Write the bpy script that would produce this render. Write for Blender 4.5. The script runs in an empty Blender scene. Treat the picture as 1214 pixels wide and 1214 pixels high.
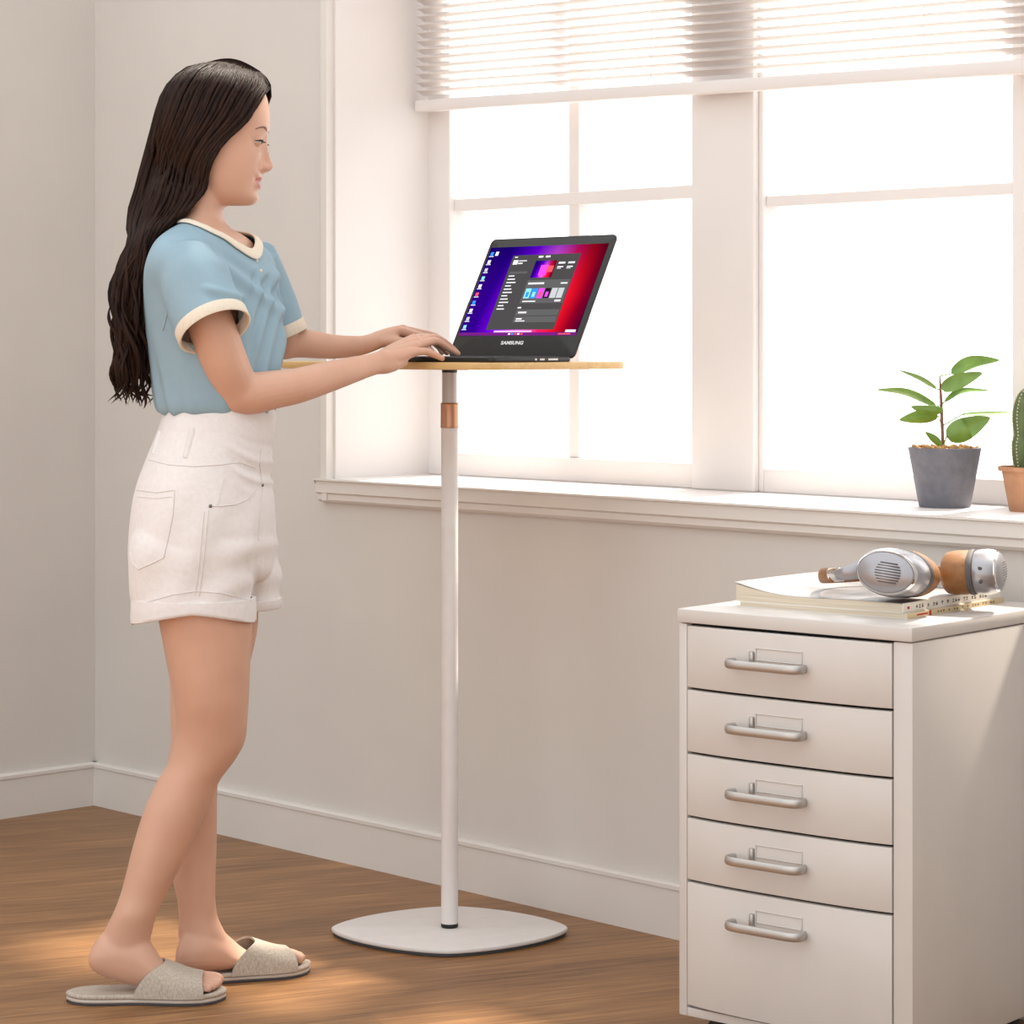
import bpy, bmesh, math, random
from mathutils import Vector, Matrix
from mathutils.bvhtree import BVHTree

random.seed(7)
SC = bpy.context.scene
COL = SC.collection
F = 2980.0          # focal length in pixels of the 1214 px frame
HZ = 410.0          # horizon row
CH = 1.13           # camera height
PI = math.pi
I4 = Matrix.Identity(4)


def V(*a):
    return Vector(a)


def P(px, py, D):
    """point at depth D seen at a pixel of the photograph"""
    return V((px - 607.0) / F * D, D, CH - (py - HZ) / F * D)


def proj(v):
    return 607.0 + F * v.x / v.y, HZ + (CH - v.z) * F / v.y


def lerp(a, b, t):
    return a + (b - a) * t


def sstep(a, b, x):
    t = min(1.0, max(0.0, (x - a) / (b - a)))
    return t * t * (3 - 2 * t)


def interp(tab, x):
    """piecewise smooth interpolation of rows (x, v1, v2, ...)"""
    n = len(tab)
    if x <= tab[0][0]:
        return list(tab[0][1:])
    if x >= tab[-1][0]:
        return list(tab[-1][1:])
    for i in range(n - 1):
        if tab[i][0] <= x <= tab[i + 1][0]:
            break
    x0, x1 = tab[i][0], tab[i + 1][0]
    h = x1 - x0
    t = (x - x0) / h
    out = []
    for k in range(1, len(tab[0])):
        p0, p1 = tab[i][k], tab[i + 1][k]
        m0 = (p1 - tab[i - 1][k]) / (x1 - tab[i - 1][0]) * h if i > 0 else p1 - p0
        m1 = (tab[i + 2][k] - p0) / (tab[i + 2][0] - x0) * h if i + 2 < n else p1 - p0
        t2, t3 = t * t, t * t * t
        out.append((2 * t3 - 3 * t2 + 1) * p0 + (t3 - 2 * t2 + t) * m0 + (-2 * t3 + 3 * t2) * p1 + (t3 - t2) * m1)
    return out


def spline(pts, n):
    """Catmull-Rom resampling of tuples/lists, n samples per segment"""
    pts = [list(p) for p in pts]
    if len(pts) < 3:
        return [[lerp(a, b, k / n) for a, b in zip(pts[0], pts[1])] for k in range(n + 1)]
    out = []
    m = len(pts)
    for i in range(m - 1):
        p0 = pts[i - 1] if i else [2 * a - b for a, b in zip(pts[0], pts[1])]
        p1, p2 = pts[i], pts[i + 1]
        p3 = pts[i + 2] if i + 2 < m else [2 * a - b for a, b in zip(pts[-1], pts[-2])]
        for k in range(n):
            t = k / n
            out.append([0.5 * (2 * b + (c - a) * t + (2 * a - 5 * b + 4 * c - d) * t * t + (3 * b - a - 3 * c + d) * t ** 3)
                        for a, b, c, d in zip(p0, p1, p2, p3)])
    out.append(pts[-1])
    return out


# ------------------------------------------------------------------ materials
def mat(name, col, rough=0.5, metal=0.0, **kw):
    m = bpy.data.materials.new(name)
    m.use_nodes = True
    b = m.node_tree.nodes['Principled BSDF']
    b.inputs['Base Color'].default_value = (*col, 1)
    b.inputs['Roughness'].default_value = rough
    b.inputs['Metallic'].default_value = metal
    for k, v in kw.items():
        b.inputs[k.replace('_', ' ')].default_value = v
    return m


def N(m, t, **kw):
    n = m.node_tree.nodes.new(t)
    for k, v in kw.items():
        setattr(n, k, v)
    return n


def L(m, a, b):
    m.node_tree.links.new(a, b)


def bsdf(m):
    return m.node_tree.nodes['Principled BSDF']


def noise_mat(name, c1, c2, scale=(20, 20, 20), detail=4, rough=0.6, bump=0.0, bscale=None, dist=0.002, metal=0.0, lo=0.3, hi=0.7, coord='Object', **kw):
    m = mat(name, c1, rough, metal, **kw)
    tc = N(m, 'ShaderNodeTexCoord')
    mp = N(m, 'ShaderNodeMapping')
    mp.inputs['Scale'].default_value = scale
    L(m, tc.outputs[coord], mp.inputs['Vector'])
    nz = N(m, 'ShaderNodeTexNoise')
    nz.inputs['Scale'].default_value = 1.0
    nz.inputs['Detail'].default_value = detail
    L(m, mp.outputs[0], nz.inputs['Vector'])
    r = N(m, 'ShaderNodeValToRGB')
    r.color_ramp.elements[0].position = lo
    r.color_ramp.elements[1].position = hi
    r.color_ramp.elements[0].color = (*c1, 1)
    r.color_ramp.elements[1].color = (*c2, 1)
    L(m, nz.outputs[0], r.inputs[0])
    L(m, r.outputs[0], bsdf(m).inputs['Base Color'])
    if bump:
        src = nz
        if bscale:
            mp2 = N(m, 'ShaderNodeMapping')
            mp2.inputs['Scale'].default_value = bscale
            L(m, tc.outputs[coord], mp2.inputs['Vector'])
            src = N(m, 'ShaderNodeTexNoise')
            src.inputs['Scale'].default_value = 1.0
            src.inputs['Detail'].default_value = 3
            L(m, mp2.outputs[0], src.inputs['Vector'])
        bp = N(m, 'ShaderNodeBump')
        bp.inputs['Strength'].default_value = bump
        bp.inputs['Distance'].default_value = dist
        L(m, src.outputs[0], bp.inputs['Height'])
        L(m, bp.outputs[0], bsdf(m).inputs['Normal'])
    return m


def floor_material():
    m = mat('oak_floor', (0.3, 0.15, 0.07), 0.42)
    tc = N(m, 'ShaderNodeTexCoord')
    mp = N(m, 'ShaderNodeMapping')
    mp.inputs['Rotation'].default_value = (0, 0, PI / 2 + 0.38)
    L(m, tc.outputs['Object'], mp.inputs['Vector'])
    br = N(m, 'ShaderNodeTexBrick')
    br.offset = 0.37
    br.inputs['Scale'].default_value = 1.0
    br.inputs['Brick Width'].default_value = 1.5
    br.inputs['Row Height'].default_value = 0.19
    br.inputs['Mortar Size'].default_value = 0.0006
    br.inputs['Mortar Smooth'].default_value = 0.3
    br.inputs['Color1'].default_value = (0.30, 0.30, 0.30, 1)
    br.inputs['Color2'].default_value = (0.62, 0.62, 0.62, 1)
    br.inputs['Mortar'].default_value = (0.2, 0.2, 0.2, 1)
    L(m, mp.outputs[0], br.inputs['Vector'])
    mp2 = N(m, 'ShaderNodeMapping')
    mp2.inputs['Scale'].default_value = (2.4, 48, 1)
    L(m, mp.outputs[0], mp2.inputs['Vector'])
    nz = N(m, 'ShaderNodeTexNoise')
    nz.inputs['Scale'].default_value = 1.9
    nz.inputs['Detail'].default_value = 8
    nz.inputs['Roughness'].default_value = 0.62
    nz.inputs['Distortion'].default_value = 0.6
    L(m, mp2.outputs[0], nz.inputs['Vector'])
    mp3 = N(m, 'ShaderNodeMapping')
    mp3.inputs['Scale'].default_value = (0.8, 5, 1)
    L(m, mp.outputs[0], mp3.inputs['Vector'])
    nz2 = N(m, 'ShaderNodeTexNoise')
    nz2.inputs['Scale'].default_value = 2.0
    nz2.inputs['Detail'].default_value = 3
    L(m, mp3.outputs[0], nz2.inputs['Vector'])
    r = N(m, 'ShaderNodeValToRGB')
    cr = r.color_ramp
    cr.elements[0].position = 0.33
    cr.elements[0].color = (0.135, 0.060, 0.020, 1)
    cr.elements[1].position = 0.66
    cr.elements[1].color = (0.40, 0.205, 0.080, 1)
    e = cr.elements.new(0.5)
    e.color = (0.265, 0.125, 0.045, 1)
    mx = N(m, 'ShaderNodeMath', operation='ADD')
    s1 = N(m, 'ShaderNodeMath', operation='MULTIPLY')
    s1.inputs[1].default_value = 0.7
    s2 = N(m, 'ShaderNodeMath', operation='MULTIPLY')
    s2.inputs[1].default_value = 0.30
    L(m, nz.outputs[0], s1.inputs[0])
    L(m, nz2.outputs[0], s2.inputs[0])
    L(m, s1.outputs[0], mx.inputs[0])
    L(m, s2.outputs[0], mx.inputs[1])
    L(m, mx.outputs[0], r.inputs[0])
    mix = N(m, 'ShaderNodeMix', data_type='RGBA', blend_type='OVERLAY')
    mix.inputs[0].default_value = 0.3
    L(m, r.outputs[0], mix.inputs[6])
    L(m, br.outputs[0], mix.inputs[7])
    L(m, mix.outputs[2], bsdf(m).inputs['Base Color'])
    bp = N(m, 'ShaderNodeBump')
    bp.inputs['Strength'].default_value = 0.12
    bp.inputs['Distance'].default_value = 0.002
    L(m, mx.outputs[0], bp.inputs['Height'])
    L(m, bp.outputs[0], bsdf(m).inputs['Normal'])
    return m


def glass_material():
    m = bpy.data.materials.new('window_glass')
    m.use_nodes = True
    nt = m.node_tree
    nt.nodes.clear()
    o = N(m, 'ShaderNodeOutputMaterial')
    t = N(m, 'ShaderNodeBsdfTransparent')
    g = N(m, 'ShaderNodeBsdfGlossy')
    g.inputs['Roughness'].default_value = 0.02
    x = N(m, 'ShaderNodeMixShader')
    x.inputs[0].default_value = 0.05
    L(m, t.outputs[0], x.inputs[1])
    L(m, g.outputs[0], x.inputs[2])
    L(m, x.outputs[0], o.inputs[0])
    return m


def blind_material():
    m = mat('blind_slat', (0.80, 0.765, 0.75), 0.6)
    nt = m.node_tree
    o = [n for n in nt.nodes if n.type == 'OUTPUT_MATERIAL'][0]
    tr = N(m, 'ShaderNodeBsdfTranslucent')
    tr.inputs['Color'].default_value = (0.95, 0.92, 0.90, 1)
    x = N(m, 'ShaderNodeMixShader')
    x.inputs[0].default_value = 0.42
    L(m, bsdf(m).outputs[0], x.inputs[1])
    L(m, tr.outputs[0], x.inputs[2])
    L(m, x.outputs[0], o.inputs[0])
    return m


def hair_material():
    m = mat('dark_brown_hair', (0.02, 0.01, 0.007), 0.50, Specular_IOR_Level=0.16)
    uv = N(m, 'ShaderNodeUVMap')
    uv.uv_map = 'UVMap'
    mp = N(m, 'ShaderNodeMapping')
    mp.inputs['Scale'].default_value = (1.0, 0.6, 1)
    L(m, uv.outputs[0], mp.inputs['Vector'])
    nz = N(m, 'ShaderNodeTexNoise')
    nz.inputs['Scale'].default_value = 1.0
    nz.inputs['Detail'].default_value = 6
    nz.inputs['Roughness'].default_value = 0.7
    L(m, mp.outputs[0], nz.inputs['Vector'])
    r = N(m, 'ShaderNodeValToRGB')
    r.color_ramp.elements[0].position = 0.35
    r.color_ramp.elements[0].color = (0.0055, 0.0026, 0.0020, 1)
    r.color_ramp.elements[1].position = 0.75
    r.color_ramp.elements[1].color = (0.042, 0.015, 0.008, 1)
    L(m, nz.outputs[0], r.inputs[0])
    L(m, r.outputs[0], bsdf(m).inputs['Base Color'])
    bp = N(m, 'ShaderNodeBump')
    bp.inputs['Strength'].default_value = 0.55
    bp.inputs['Distance'].default_value = 0.003
    L(m, nz.outputs[0], bp.inputs['Height'])
    L(m, bp.outputs[0], bsdf(m).inputs['Normal'])
    return m


def screen_material():
    """the lit display: blue-violet to red wallpaper (object coordinates: x across, y up, metres)"""
    m = bpy.data.materials.new('lit_display')
    m.use_nodes = True
    m.node_tree.nodes.clear()
    o = N(m, 'ShaderNodeOutputMaterial')
    e = N(m, 'ShaderNodeEmission')
    tc = N(m, 'ShaderNodeTexCoord')
    sp = N(m, 'ShaderNodeSeparateXYZ')
    L(m, tc.outputs['UV'], sp.inputs[0])
    # skewed ramp coordinate
    a = N(m, 'ShaderNodeMath', operation='MULTIPLY_ADD')
    a.inputs[1].default_value = -0.10
    L(m, sp.outputs[1], a.inputs[0])
    L(m, sp.outputs[0], a.inputs[2])
    r = N(m, 'ShaderNodeValToRGB')
    cr = r.color_ramp
    cols = [(0.0, (0.022, 0.0, 0.16)), (0.10, (0.020, 0.0, 0.19)), (0.22, (0.09, 0.0, 0.42)), (0.33, (0.22, 0.0, 0.62)),
            (0.5, (0.7, 0.1, 0.6)), (0.66, (0.75, 0.01, 0.10)), (0.78, (0.55, 0.004, 0.014)), (0.9, (0.18, 0.0, 0.012)), (1.0, (0.03, 0.0, 0.02))]
    cr.elements[0].position, cr.elements[0].color = cols[0][0], (*cols[0][1], 1)
    cr.elements[1].position, cr.elements[1].color = cols[-1][0], (*cols[-1][1], 1)
    for p, c in cols[1:-1]:
        q = cr.elements.new(p)
        q.color = (*c, 1)
    L(m, a.outputs[0], r.inputs[0])
    # darker toward the top
    r2 = N(m, 'ShaderNodeValToRGB')
    r2.color_ramp.elements[0].position = 0.45
    r2.color_ramp.elements[0].color = (1, 1, 1, 1)
    r2.color_ramp.elements[1].position = 1.0
    r2.color_ramp.elements[1].color = (0.30, 0.25, 0.55, 1)
    L(m, sp.outputs[1], r2.inputs[0])
    mx = N(m, 'ShaderNodeMix', data_type='RGBA', blend_type='MULTIPLY')
    mx.inputs[0].default_value = 1
    L(m, r.outputs[0], mx.inputs[6])
    L(m, r2.outputs[0], mx.inputs[7])
    L(m, mx.outputs[2], e.inputs[0])
    e.inputs[1].default_value = 1.0
    L(m, e.outputs[0], o.inputs[0])
    return m


def emit(name, col, s=1.0):
    m = bpy.data.materials.new(name)
    m.use_nodes = True
    m.node_tree.nodes.clear()
    o = N(m, 'ShaderNodeOutputMaterial')
    e = N(m, 'ShaderNodeEmission')
    e.inputs[0].default_value = (*col, 1)
    e.inputs[1].default_value = s
    L(m, e.outputs[0], o.inputs[0])
    return m


M = {}
M['wall'] = noise_mat('wall_paint', (0.625, 0.595, 0.565), (0.66, 0.63, 0.595), (3, 3, 3), 3, 0.75, bump=0.05, bscale=(60, 60, 60))
M['trim'] = noise_mat('trim_paint', (0.69, 0.655, 0.62), (0.72, 0.69, 0.655), (4, 4, 4), 2, 0.5)
M['frame'] = noise_mat('window_paint', (0.74, 0.70, 0.685), (0.77, 0.735, 0.72), (4, 4, 4), 2, 0.5)
M['floor'] = floor_material()
M['glass'] = glass_material()
M['blind'] = blind_material()
M['white_metal'] = noise_mat('white_powder_coat', (0.74, 0.71, 0.70), (0.78, 0.75, 0.74), (30, 30, 30), 2, 0.45)
M['grey_metal'] = mat('grey_aluminium', (0.50, 0.48, 0.48), 0.4, 0.3)
M['copper'] = mat('copper', (0.48, 0.25, 0.155), 0.32, 0.9)
M['black'] = noise_mat('black_plastic', (0.005, 0.005, 0.0055), (0.008, 0.008, 0.0085), (60, 60, 60), 2, 0.45)
M['dark_pad'] = mat('dark_pad', (0.045, 0.05, 0.055), 0.6)
M['bamboo'] = noise_mat('bamboo', (0.60, 0.37, 0.14), (0.72, 0.48, 0.21), (3, 70, 70), 4, 0.4)
M['cab'] = noise_mat('cream_lacquer', (0.60, 0.565, 0.535), (0.63, 0.595, 0.565), (8, 8, 8), 2, 0.38)
M['cab_gap_shade'] = mat('gap_shade', (0.02, 0.015, 0.012), 0.9)  # near-black colour standing in for shade between the drawers
M['nickel'] = mat('brushed_nickel', (0.50, 0.48, 0.46), 0.42, 0.85)
M['silver'] = mat('silver_plastic', (0.36, 0.355, 0.38), 0.32, 0.6)
M['chrome'] = mat('chrome', (0.75, 0.75, 0.76), 0.12, 1.0)
M['leather'] = noise_mat('tan_leather', (0.22, 0.09, 0.024), (0.29, 0.13, 0.04), (90, 90, 90), 3, 0.5, bump=0.25)
M['paper'] = noise_mat('page_edges', (0.70, 0.62, 0.50), (0.54, 0.45, 0.34), (6, 6, 900), 2, 0.8)
M['cover'] = noise_mat('magazine_cover', (0.46, 0.44, 0.43), (0.10, 0.10, 0.12), (5, 9, 9), 4, 0.35, lo=0.42, hi=0.70)
M['spine'] = mat('white_spine', (0.74, 0.70, 0.63), 0.5)
M['spine2'] = mat('cream_spine', (0.66, 0.53, 0.32), 0.5)
M['ink'] = mat('grey_ink', (0.10, 0.09, 0.09), 0.7)
M['red'] = mat('red_ink', (0.45, 0.02, 0.03), 0.5)
M['pot'] = noise_mat('grey_concrete', (0.13, 0.13, 0.155), (0.17, 0.17, 0.195), (60, 60, 60), 5, 0.8, bump=0.15)
M['terracotta'] = noise_mat('terracotta', (0.40, 0.19, 0.10), (0.48, 0.25, 0.14), (40, 40, 40), 4, 0.8, bump=0.1)
M['bark'] = noise_mat('bark_chips', (0.30, 0.16, 0.06), (0.55, 0.34, 0.14), (80, 80, 80), 3, 0.8)
M['stem'] = noise_mat('red_brown_stem', (0.12, 0.045, 0.03), (0.26, 0.13, 0.08), (200, 200, 60), 3, 0.6)
M['leaf'] = noise_mat('leaf', (0.11, 0.21, 0.026), (0.19, 0.33, 0.055), (30, 30, 30), 3, 0.3)
M['cactus'] = noise_mat('cactus', (0.06, 0.10, 0.035), (0.12, 0.16, 0.06), (60, 60, 60), 3, 0.6)
M['spines'] = mat('cactus_spines', (0.55, 0.47, 0.32), 0.8)
M['skin'] = noise_mat('skin', (0.60, 0.345, 0.245), (0.655, 0.39, 0.28), (14, 14, 14), 3, 0.46, bump=0.04, bscale=(260, 260, 260), dist=0.001,
                      Subsurface_Weight=0.10, Subsurface_Scale=0.008)
bsdf(M['skin']).inputs['Subsurface Radius'].default_value = (1.0, 0.35, 0.2)
M['lips'] = mat('lips', (0.46, 0.11, 0.09), 0.4)
M['teeth'] = mat('teeth', (0.80, 0.76, 0.70), 0.3)
M['nail'] = mat('nail', (0.66, 0.36, 0.29), 0.25)
M['lash'] = mat('lash', (0.012, 0.008, 0.006), 0.7)
M['brow'] = mat('brow', (0.20, 0.11, 0.075), 0.8)
M['eye'] = mat('eye_white', (0.70, 0.66, 0.62), 0.15)
M['iris'] = mat('dark_iris', (0.015, 0.008, 0.005), 0.1)
M['hair'] = hair_material()
M['shirt'] = noise_mat('blue_cotton', (0.262, 0.388, 0.470), (0.282, 0.408, 0.49), (40, 40, 40), 2, 0.85, bump=0.30, bscale=(16, 16, 7), dist=0.010)
M['rib'] = noise_mat('cream_rib', (0.74, 0.66, 0.54), (0.80, 0.72, 0.60), (300, 300, 60), 2, 0.85, bump=0.1)
M['denim'] = noise_mat('white_denim', (0.755, 0.725, 0.72), (0.80, 0.775, 0.77), (120, 120, 120), 3, 0.85, bump=0.35, bscale=(20, 20, 30), dist=0.006)
M['seam'] = mat('denim_stitching', (0.70, 0.665, 0.65), 0.9)
M['rivet'] = mat('rivet', (0.18, 0.17, 0.16), 0.35, 0.9)
M['linen'] = noise_mat('grey_linen', (0.38, 0.325, 0.27), (0.54, 0.475, 0.405), (450, 450, 160), 2, 0.9, bump=0.3, dist=0.001)
M['sole'] = mat('pale_sole', (0.56, 0.50, 0.44), 0.7)
M['sole_dark'] = mat('dark_sole', (0.05, 0.05, 0.06), 0.8)


# ------------------------------------------------------------------ mesh helpers
def finish(me, smooth, angle=40):
    if smooth:
        me.polygons.foreach_set('use_smooth', [True] * len(me.polygons))
        if angle:
            me.set_sharp_from_angle(angle=math.radians(angle))


def link(name, me, mats, parent=None, mw=None, loc=None):
    o = bpy.data.objects.new(name, me)
    COL.objects.link(o)
    for m in (mats if isinstance(mats, (list, tuple)) else [mats]):
        me.materials.append(m)
    if parent is not None:
        o.parent = parent
    if mw is not None:
        o.matrix_world = mw if parent is None else mw
    return o


def obj(name, bm, mats, parent=None, mw=None, smooth=True, angle=40):
    bmesh.ops.recalc_face_normals(bm, faces=bm.faces[:])
    me = bpy.data.meshes.new(name)
    bm.to_mesh(me)
    bm.free()
    finish(me, smooth, angle)
    return link(name, me, mats, parent, mw)


def tag(o, label=None, cat=None, group=None, kind=None):
    if label:
        o['label'] = label
    if cat:
        o['category'] = cat
    if group:
        o['group'] = group
    if kind:
        o['kind'] = kind
    return o


def empty(name, mw, label, cat, group=None):
    o = bpy.data.objects.new(name, None)
    COL.objects.link(o)
    o.empty_display_size = 0.05
    o.matrix_world = mw
    return tag(o, label, cat, group)


def box(bm, x0, x1, y0, y1, z0, z1, bev=0.0, mi=0, seg=2):
    r = bmesh.ops.create_cube(bm, size=1)
    vs = r['verts']
    for v in vs:
        v.co = V(lerp(x0, x1, v.co.x + 0.5), lerp(y0, y1, v.co.y + 0.5), lerp(z0, z1, v.co.z + 0.5))
    fs = set(f for v in vs for f in v.link_faces)
    for f in fs:
        f.material_index = mi
    if bev:
        es = set(e for v in vs for e in v.link_edges)
        r = bmesh.ops.bevel(bm, geom=list(es), offset=bev, segments=seg, affect='EDGES', profile=0.5)
        for f in r['faces']:
            f.material_index = mi


def loft(bm, rings, cap=True, mi=0, closed=True):
    vr = [[bm.verts.new(p) for p in r] for r in rings]
    n = len(vr[0])
    for a, b in zip(vr, vr[1:]):
        for i in range(n if closed else n - 1):
            j = (i + 1) % n
            f = bm.faces.new((a[i], a[j], b[j], b[i]))
            f.material_index = mi
    if cap:
        for r in (vr[0], vr[-1]):
            c = bm.verts.new(sum((v.co for v in r), V(0, 0, 0)) / n)
            for i in range(n):
                f = bm.faces.new((r[i], r[(i + 1) % n], c))
                f.material_index = mi
    return vr


def tube(bm, pts, rad, n=14, ref=V(0, 1, 0), sub=4, rounded=True, cap=True, mi=0):
    """pts: vectors; rad: (a along ref, b across) in metres per point"""
    rows = []
    for p, r in zip(pts, rad):
        a, b = r if isinstance(r, (tuple, list)) else (r, r)
        rows.append([p[0], p[1], p[2], a, b])
    rows = spline(rows, sub) if sub > 1 else rows
    cs = [V(*r[:3]) for r in rows]
    ab = [(max(r[3], 1e-5), max(r[4], 1e-5)) for r in rows]
    rings = []
    m = len(cs)
    fr = []
    for i in range(m):
        t = (cs[min(i + 1, m - 1)] - cs[max(i - 1, 0)])
        t = t.normalized() if t.length > 1e-9 else V(0, 0, 1)
        u = ref - t * ref.dot(t)
        if u.length < 1e-3:
            u = V(1, 0, 0) - t * t.x
        u.normalize()
        fr.append((t, u, t.cross(u)))

    def ring(c, u, v, a, b):
        return [c + u * (a * math.cos(2 * PI * k / n)) + v * (b * math.sin(2 * PI * k / n)) for k in range(n)]
    if rounded:
        t, u, v = fr[0]
        for k in (0.12, 0.45, 0.8):
            q = math.sqrt(1 - (1 - k) ** 2)
            rings.append(ring(cs[0] - t * (min(ab[0]) * (1 - k)), u, v, ab[0][0] * q, ab[0][1] * q))
    for c, (t, u, v), (a, b) in zip(cs, fr, ab):
        rings.append(ring(c, u, v, a, b))
    if rounded:
        t, u, v = fr[-1]
        for k in (0.8, 0.45, 0.12):
            q = math.sqrt(1 - (1 - k) ** 2)
            rings.append(ring(cs[-1] + t * (min(ab[-1]) * (1 - k)), u, v, ab[-1][0] * q, ab[-1][1] * q))
    return loft(bm, rings, cap, mi)


def lathe(bm, prof, n=40, c=V(0, 0, 0), mi=0, cap=True):
    rings = [[c + V(r * math.cos(2 * PI * k / n), r * math.sin(2 * PI * k / n), z) for k in range(n)] for r, z in prof]
    return loft(bm, rings, cap, mi)


def ellipsoid(bm, c, rx, ry, rz, n=20, m=12, mi=0, rot=None):
    rings = []
    for j in range(1, m):
        a = PI * j / m
        rg = []
        for k in range(n):
            b = 2 * PI * k / n
            q = V(rx * math.sin(a) * math.cos(b), ry * math.sin(a) * math.sin(b), rz * math.cos(a))
            rg.append(c + (rot @ q if rot else q))
        rings.append(rg)
    loft(bm, rings, True, mi)


def voxel(bm, size, iters=3, fac=0.5):
    """one continuous skin around all closed shapes in bm"""
    bmesh.ops.recalc_face_normals(bm, faces=bm.faces[:])
    me = bpy.data.meshes.new('tmp')
    bm.to_mesh(me)
    bm.free()
    o = bpy.data.objects.new('tmp', me)
    COL.objects.link(o)
    r = o.modifiers.new('r', 'REMESH')
    r.mode = 'VOXEL'
    r.voxel_size = size
    s = o.modifiers.new('s', 'SMOOTH')
    s.iterations = iters
    s.factor = fac
    dg = bpy.context.evaluated_depsgraph_get()
    out = bpy.data.meshes.new_from_object(o.evaluated_get(dg), depsgraph=dg)
    bpy.data.objects.remove(o)
    bpy.data.meshes.remove(me)
    out.materials.clear()
    return out


def text_mesh(txt, size, depth=0.0003):
    cu = bpy.data.curves.new('tmp', 'FONT')
    cu.body = txt
    cu.size = size
    cu.extrude = depth
    cu.offset = size * 0.03
    cu.align_x = 'CENTER'
    cu.align_y = 'CENTER'
    o = bpy.data.objects.new('tmp', cu)
    COL.objects.link(o)
    dg = bpy.context.evaluated_depsgraph_get()
    me = bpy.data.meshes.new_from_object(o.evaluated_get(dg), depsgraph=dg)
    bpy.data.objects.remove(o)
    return me


# ------------------------------------------------------------------ camera, light
cam = bpy.data.cameras.new('camera')
cam.sensor_width = 36
cam.lens = 36 * F / 1214
cam.shift_y = -(607 - HZ) / 1214
cam.clip_end = 200
co = bpy.data.objects.new('camera', cam)
COL.objects.link(co)
co.location = (0, 0, CH)
co.rotation_euler = (PI / 2, 0, 0)
SC.camera = co
SC.view_settings.view_transform = 'Standard'
SC.view_settings.look = 'None'
SC.view_settings.gamma = 1
SC.view_settings.exposure = 0.66
SC.view_settings.use_curve_mapping = False

WD = V(0.6921, -0.7218, 0)       # along the window wall, to the right
WN = V(0.7218, 0.6921, 0)        # out through the window
CO = V(-1.028, 6.2, 0)           # the corner of the room
RM = Matrix(((WD.x, WN.x, 0, CO.x), (WD.y, WN.y, 0, CO.y), (0, 0, 1, 0), (0, 0, 0, 1)))

w = bpy.data.worlds.new('sky')
SC.world = w
w.use_nodes = True
nt = w.node_tree
bg = nt.nodes['Background']
tc = nt.nodes.new('ShaderNodeTexCoord')
dot = nt.nodes.new('ShaderNodeVectorMath')
dot.operation = 'DOT_PRODUCT'
dot.inputs[1].default_value = (WN.x, WN.y, 0.05)
nt.links.new(tc.outputs['Generated'], dot.inputs[0])
rp = nt.nodes.new('ShaderNodeValToRGB')
rp.color_ramp.elements[0].position = 0.60
rp.color_ramp.elements[0].color = (1.25, 1.26, 1.255, 1)
rp.color_ramp.elements[1].position = 0.85
rp.color_ramp.elements[1].color = (2.3, 2.28, 2.26, 1)
mr = nt.nodes.new('ShaderNodeMapRange')
mr.inputs[1].default_value = -1
mr.inputs[2].default_value = 1
nt.links.new(dot.outputs['Value'], mr.inputs[0])
nt.links.new(mr.outputs[0], rp.inputs[0])
dot2 = nt.nodes.new('ShaderNodeVectorMath')
dot2.operation = 'DOT_PRODUCT'
dot2.inputs[1].default_value = (WD.x, WD.y, 0)
nt.links.new(tc.outputs['Generated'], dot2.inputs[0])
mr2 = nt.nodes.new('ShaderNodeMapRange')
mr2.interpolation_type = 'SMOOTHSTEP'
mr2.inputs[1].default_value = 0.15
mr2.inputs[2].default_value = 0.95
mr2.inputs[3].default_value = 1.0
mr2.inputs[4].default_value = 0.7
nt.links.new(dot2.outputs['Value'], mr2.inputs[0])
mxw = nt.nodes.new('ShaderNodeVectorMath')
mxw.operation = 'SCALE'
nt.links.new(rp.outputs[0], mxw.inputs[0])
nt.links.new(mr2.outputs[0], mxw.inputs['Scale'])
nt.links.new(mxw.outputs[0], bg.inputs[0])
bg.inputs[1].default_value = 0.85

sun = bpy.data.lights.new('sun', 'SUN')
sun.energy = 6.5
sun.angle = math.radians(5)
sun.color = (1.0, 0.90, 0.76)
so = bpy.data.objects.new('sun', sun)
COL.objects.link(so)
el = math.radians(54)
sd = V(WN.x * 0.99 - WD.x * 0.11, WN.y * 0.99 - WD.y * 0.11, 0).normalized() * math.cos(el) + V(0, 0, math.sin(el))
so.rotation_euler = sd.to_track_quat('Z', 'Y').to_euler()
so.location = (2, 9, 4)


# ------------------------------------------------------------------ room
def ray_room(px, py, r):
    """pixel -> (s, z) on the vertical plane r metres beyond the window wall"""
    d = V((px - 607) / F, 1, -(py - HZ) / F)
    k = (CO + WN * r).dot(WN) / d.dot(WN)
    p = d * k
    return (p - CO).dot(WD), CH + p.z


S0 = ray_room(396, 500, 0)[0]        # left edge of the opening
SILL = 0.838
TOP = 2.35
S1 = 2.98
RV = 0.274                           # depth of the reveal


def struct(name, bm, m, smooth=False):
    return tag(obj(name, bm, m, mw=RM, smooth=smooth), kind='structure')


bm = bmesh.new()
box(bm, -0.1, 6.1, -5.5, 0.35, -0.05, 0)
struct('floor', bm, M['floor'])
bm = bmesh.new()
box(bm, -0.12, 0, -5.5, 0.34, 0, 2.7)
struct('wall_left', bm, M['wall'])
bm = bmesh.new()
box(bm, 0, S0, 0, 0.34, 0, 2.7)
box(bm, S0, S1, 0, 0.34, 0, SILL - 0.03)
box(bm, S0, S1, 0, 0.34, TOP, 2.7)
box(bm, S1, 6.0, 0, 0.34, 0, 2.7)
struct('wall_back', bm, M['wall'])
bm = bmesh.new()
box(bm, 5.0, 5.12, -1.7, 0.0, 0, 2.7)  # unseen stub of wall, added to darken the cabinet's right side
struct('wall_shade_added', bm, M['wall'])

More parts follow.
